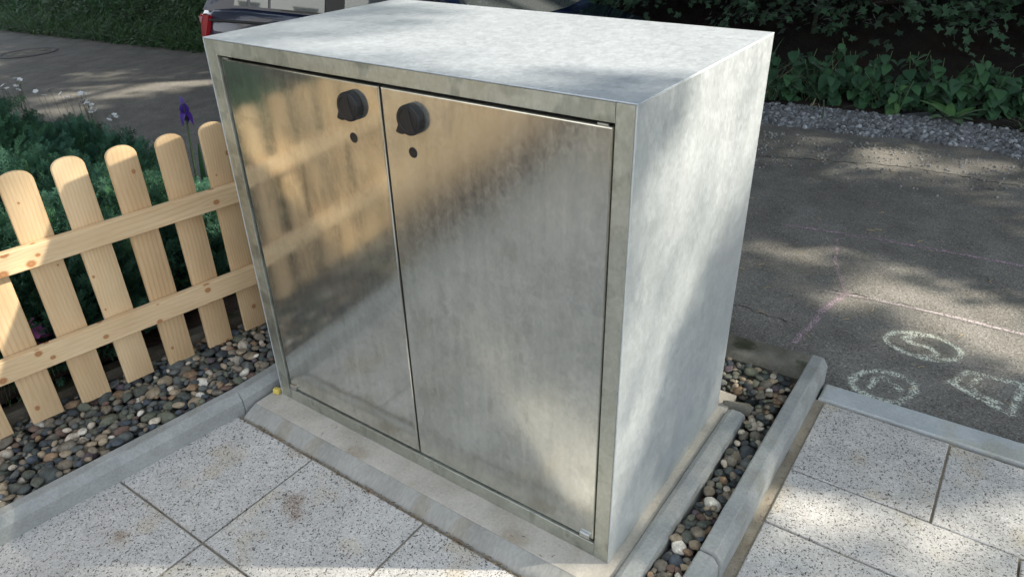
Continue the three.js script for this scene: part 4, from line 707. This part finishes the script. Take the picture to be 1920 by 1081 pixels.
// ------------------------------------------------------------------ parked car on the road behind the box
{
  const paint = phy({ color: lin(0.005, 0.011, 0.035), roughness: 0.35, metalness: 0.1, specularIntensity: 0.4, clearcoat: 0.8, clearcoatRoughness: 0.04 });
  const glass = phy({ color: lin(0.16, 0.18, 0.18), roughness: 0.03, metalness: 0.55, clearcoat: 1, clearcoatRoughness: 0.02 });
  const trim = std({ color: lin(0.01, 0.01, 0.011), roughness: 0.4 }), rubber = std({ color: lin(0.012, 0.012, 0.012), roughness: 0.85 }), chrome = std({ color: lin(0.75, 0.76, 0.77), roughness: 0.12, metalness: 1 });
  const red = phy({ color: lin(0.45, 0.01, 0.015), roughness: 0.15, clearcoat: 1 }), redPale = phy({ color: lin(0.6, 0.3, 0.32), roughness: 0.15, clearcoat: 1 });
  const X0 = -3.82, Z0 = -3.1, c = thing('parked_car', 'dark blue parked hatchback behind the metal box', 'car', [X0, roadY(X0) + 0.004, Z0]); c.rotation.z = Math.atan(SL);
  // body: sections [x, sill, belt, half width, deck, deck half width]
  const sec = [[0, 0.42, 0.80, 0.50, 0.86, 0.40], [0.035, 0.34, 0.86, 0.64, 0.90, 0.55], [0.12, 0.28, 0.90, 0.715, 0.94, 0.62], [0.32, 0.22, 0.925, 0.75, 0.95, 0.66], [0.7, 0.2, 0.935, 0.755, 0.95, 0.67], [1.4, 0.2, 0.915, 0.757, 0.93, 0.67], [2.2, 0.2, 0.885, 0.755, 0.90, 0.67], [2.75, 0.2, 0.855, 0.75, 0.885, 0.66], [3.05, 0.2, 0.82, 0.745, 0.865, 0.64], [3.35, 0.22, 0.76, 0.73, 0.80, 0.6], [3.6, 0.26, 0.66, 0.68, 0.70, 0.52], [3.74, 0.32, 0.54, 0.58, 0.58, 0.4], [3.79, 0.36, 0.48, 0.44, 0.5, 0.3]];
  const pos = [], idx = [], ring = (s) => { const [x, si, be, w, de, dw] = s, h = [[0, si], [w * 0.9, si], [w * 0.985, si + 0.06], [w, lerp(si, be, 0.45)], [w * 0.995, lerp(si, be, 0.72)], [w * 0.97, be - 0.035], [w * 0.93, be], [dw, de], [0, de + 0.018]]; return [...h, ...h.slice(1, -1).reverse().map(([a, b]) => [-a, b])].map(([z, y]) => [x, y, z]); };
  const P = ring(sec[0]).length; sec.forEach((s) => ring(s).forEach((p) => pos.push(...p)));
  for (let i = 0; i < sec.length - 1; i++) for (let k = 0; k < P; k++) { const a = i * P + k, b = i * P + (k + 1) % P; idx.push(a, a + P, b, b, a + P, b + P); }
  for (const [o, f] of [[0, 1], [(sec.length - 1) * P, 0]]) for (let k = 1; k < P - 1; k++) f ? idx.push(o, o + k, o + k + 1) : idx.push(o, o + k + 1, o + k);
  let bg = new THREE.BufferGeometry(); bg.setAttribute('position', new THREE.Float32BufferAttribute(pos, 3)); bg.setIndex(idx); bg = toCreasedNormals(bg.toNonIndexed(), 0.7); mesh('body', triUV(bg), paint, c);
  // cabin: a hull whose flat sides lean inward
  const by = (x) => lerp(0.945, 0.885, (x - 0.2) / 2.7), cab = [];
  for (const s of [-1, 1]) { for (const x of [0.16, 1.0, 2.0, 2.92]) cab.push(V(x, by(x) - 0.03, s * 0.70)); cab.push(V(0.52, 1.40, s * 0.545), V(1.1, 1.455, s * 0.53), V(1.7, 1.455, s * 0.53), V(2.15, 1.41, s * 0.545), V(0.44, 1.37, s * 0.48), V(2.22, 1.38, s * 0.48)); }
  cab.push(V(1.1, 1.475, 0), V(1.7, 1.475, 0), V(0.43, 1.39, 0), V(2.25, 1.40, 0), V(3.0, 0.87, 0.3), V(3.0, 0.87, -0.3));
  mesh('cabin', hull(cab), paint, c);
  const sideP = (x, t, s, off = 0.006) => { const y = lerp(by(x) + 0.012, 1.37, t), z = lerp(0.694, 0.556, (y - 0.9) / 0.5); return V(x, y, s * (z + off)); };
  const pane = (name, q, s, mat, off) => { const pts = q.map(([x, t]) => sideP(x, t, s, off)), g = hull([...pts, ...pts.map((p) => p.clone().add(V(0, 0, -s * 0.02)))]); return mesh(name, g, mat, c); };
  for (const s of [1, -1]) {
    pane('window_trim', [[0.5, 0], [2.78, 0], [2.16, 0.97], [0.66, 0.97]], s, trim, 0.004);
    pane('window', [[0.56, 0.03], [0.72, 0.03], [0.72, 0.86], [0.66, 0.86]], s, glass, 0.008);
    pane('window', [[0.76, 0.03], [0.97, 0.03], [0.97, 0.9], [0.76, 0.9]], s, glass, 0.008);
    pane('window', [[1.0, 0.03], [1.58, 0.03], [1.58, 0.92], [1.0, 0.92]], s, glass, 0.008);
    pane('window', [[1.78, 0.03], [2.68, 0.03], [2.13, 0.92], [1.78, 0.92]], s, glass, 0.008);
    for (const wx of [0.68, 3.02]) {
      const w = new THREE.Group(); w.name = 'wheel'; w.position.set(wx, 0.295, s * 0.66); c.add(w);
      const ty = new THREE.LatheGeometry([[0.19, -0.09], [0.27, -0.095], [0.29, -0.08], [0.295, -0.05], [0.295, 0.05], [0.29, 0.08], [0.27, 0.095], [0.19, 0.09]].map((p) => new THREE.Vector2(...p)), 36); ty.rotateX(Math.PI / 2); mesh('tyre', ty, rubber, w);
      const spokes = [new THREE.CylinderGeometry(0.06, 0.06, 0.19, 16).rotateX(Math.PI / 2)]; for (let k = 0; k < 5; k++) { const b = new THREE.BoxGeometry(0.035, 0.15, 0.02); b.translate(0, 0.11, 0.07 * s); b.rotateZ(k * 1.2566); spokes.push(b); } const rimR = new THREE.TorusGeometry(0.188, 0.012, 8, 32); rimR.translate(0, 0, 0.08 * s); spokes.push(rimR);
      mesh('rim', mergeGeometries(spokes), chrome, w);
      const arch = new THREE.TorusGeometry(0.325, 0.03, 8, 24, Math.PI); arch.translate(wx, 0.295, s * 0.735); mesh('wheel_arch', arch, trim, c);
    }
    const tl = [[0.045, 0.74, 0.66], [0.045, 0.86, 0.655], [0.13, 0.705, 0.728], [0.16, 0.89, 0.72], [0.30, 0.885, 0.738], [0.20, 0.72, 0.742]]; mesh('tail_light', hull([...tl.map(([x, y, z]) => V(x - 0.004, y, s * (z + 0.012))), ...tl.map(([x, y, z]) => V(x + 0.03, y, s * (z - 0.05)))]), red, c);
    mesh('tail_light_lens', hull([[0.075, 0.83, 0.694], [0.15, 0.875, 0.736], [0.21, 0.875, 0.742], [0.16, 0.82, 0.738]].flatMap(([x, y, z]) => [V(x, y, s * (z + 0.006)), V(x, y, s * (z - 0.03))])), redPale, c);
    mesh('side_band', cbox(0.30, 2.7, 0.845, 0.862, Math.min(s * 0.735, s * 0.756), Math.max(s * 0.735, s * 0.756), 0.004), trim, c);  // thin dark band along the body side
    for (const hx of [0.98, 1.72]) mesh('door_handle', cbox(hx, hx + 0.17, 0.80, 0.825, Math.min(s * 0.74, s * 0.785), Math.max(s * 0.74, s * 0.785), 0.008), chrome, c);
    mesh('mirror', hull([V(2.55, 0.95, s * 0.74), V(2.66, 0.96, s * 0.74), V(2.55, 1.07, s * 0.74), V(2.63, 1.06, s * 0.74), V(2.56, 0.96, s * 0.9), V(2.64, 0.97, s * 0.89), V(2.56, 1.06, s * 0.9), V(2.62, 1.05, s * 0.89)]), paint, c);
    mesh('headlight', hull([[3.45, 0.66, 0.70], [3.62, 0.56, 0.655], [3.66, 0.64, 0.61], [3.40, 0.72, 0.69], [3.70, 0.56, 0.5], [3.64, 0.65, 0.48]].flatMap(([x, y, z]) => [V(x + 0.012, y, s * (z + 0.012)), V(x - 0.04, y, s * (z - 0.03))])), phy({ color: lin(0.6, 0.62, 0.64), roughness: 0.08, clearcoat: 1 }), c);
  }
  mesh('rear_bumper', hull([-1, 1].flatMap((s) => [V(-0.03, 0.3, s * 0.5), V(-0.03, 0.52, s * 0.5), V(0.03, 0.28, s * 0.67), V(0.03, 0.55, s * 0.67), V(0.2, 0.25, s * 0.75), V(0.2, 0.54, s * 0.757)])), trim, c);
  const wsc = (x, y, z) => V(x + 0.004, y + 0.006, z); mesh('windscreen', hull([wsc(2.9, 0.905, 0.62), wsc(2.9, 0.905, -0.62), wsc(2.98, 0.895, 0.25), wsc(2.98, 0.895, -0.25), wsc(2.26, 1.375, 0.44), wsc(2.26, 1.375, -0.44), V(2.84, 0.9, 0.62), V(2.84, 0.9, -0.62), V(2.2, 1.36, 0.44), V(2.2, 1.36, -0.44)]), glass, c);
  mesh('rear_window', hull([V(0.19, 1.0, 0.58), V(0.19, 1.0, -0.58), V(0.41, 1.33, 0.46), V(0.41, 1.33, -0.46), V(0.26, 1.0, 0.58), V(0.26, 1.0, -0.58), V(0.48, 1.33, 0.46), V(0.48, 1.33, -0.46)]), glass, c);
}
// ------------------------------------------------------------------ white house beyond the garden, behind the camera's left (it shows in the car windows)
{
  const wall = std({ color: lin(0.72, 0.72, 0.69), roughness: 0.9 }), fr = std({ color: lin(0.7, 0.7, 0.7), roughness: 0.6 }), gl = phy({ color: lin(0.03, 0.04, 0.05), roughness: 0.04, clearcoat: 1 }), roof = std({ color: lin(0.18, 0.06, 0.04), roughness: 0.9 });
  const H = thing('white_house', 'white rendered house with small windows mirrored in the car', 'house', [-14, -0.7, 9]);
  // walls as piers and bands so that the windows sit in real openings
  const X = [-8, -6.4, -5.2, -3.6, -2.4, -0.8, 0.4, 2.0, 3.2, 4.8, 6.0, 8], Y = [0, 1.1, 2.5, 3.9, 5.3, 6.7, 8.1, 9.2], g = [];
  for (let i = 0; i < Y.length - 1; i++) if (i % 2 === 0) g.push(new THREE.BoxGeometry(16, Y[i + 1] - Y[i], 0.3).translate(0, (Y[i] + Y[i + 1]) / 2, 0));
    else for (let k = 0; k < X.length - 1; k += 2) g.push(new THREE.BoxGeometry(X[k + 1] - X[k], Y[i + 1] - Y[i] , 0.3).translate((X[k] + X[k + 1]) / 2, (Y[i] + Y[i + 1]) / 2, 0));
  g.push(new THREE.BoxGeometry(0.3, 9.2, 9).translate(-7.85, 4.6, 4.66), new THREE.BoxGeometry(0.3, 9.2, 9).translate(7.85, 4.6, 4.66), new THREE.BoxGeometry(16, 9.2, 0.3).translate(0, 4.6, 9.32));
  mesh('wall', mergeGeometries(g), wall, H);
  mesh('roof', hull([V(-8.5, 9.21, -0.6), V(8.5, 9.21, -0.6), V(-8.5, 9.21, 9.9), V(8.5, 9.21, 9.9), V(-8.5, 12, 4.6), V(8.5, 12, 4.6)]), roof, H);
  for (const i of [1, 3, 5]) for (let k = 1; k < X.length - 1; k += 2) {
    const w = new THREE.Group(); w.name = 'window'; w.position.set((X[k] + X[k + 1]) / 2, (Y[i] + Y[i + 1]) / 2, 0.02); H.add(w); const a = (X[k + 1] - X[k]) / 2, b = (Y[i + 1] - Y[i]) / 2;
    mesh('frame', mergeGeometries([new THREE.BoxGeometry(2 * a, 0.07, 0.06).translate(0, b - 0.035, 0), new THREE.BoxGeometry(2 * a, 0.07, 0.06).translate(0, -b + 0.035, 0), new THREE.BoxGeometry(0.07, 2 * b - 0.14, 0.06).translate(a - 0.035, 0, 0), new THREE.BoxGeometry(0.07, 2 * b - 0.14, 0.06).translate(-a + 0.035, 0, 0)]), fr, w);
    mesh('pane', new THREE.BoxGeometry(2 * a - 0.14, 2 * b - 0.14, 0.02), gl, w); mesh('sill', new THREE.BoxGeometry(2 * a + 0.1, 0.05, 0.28).translate(0, -b - 0.025, -0.25), fr, w);
  }
}
scene.traverse((o) => { if (o.isMesh) { o.castShadow = true; o.receiveShadow = true; } });
renderer.render(scene, camera);
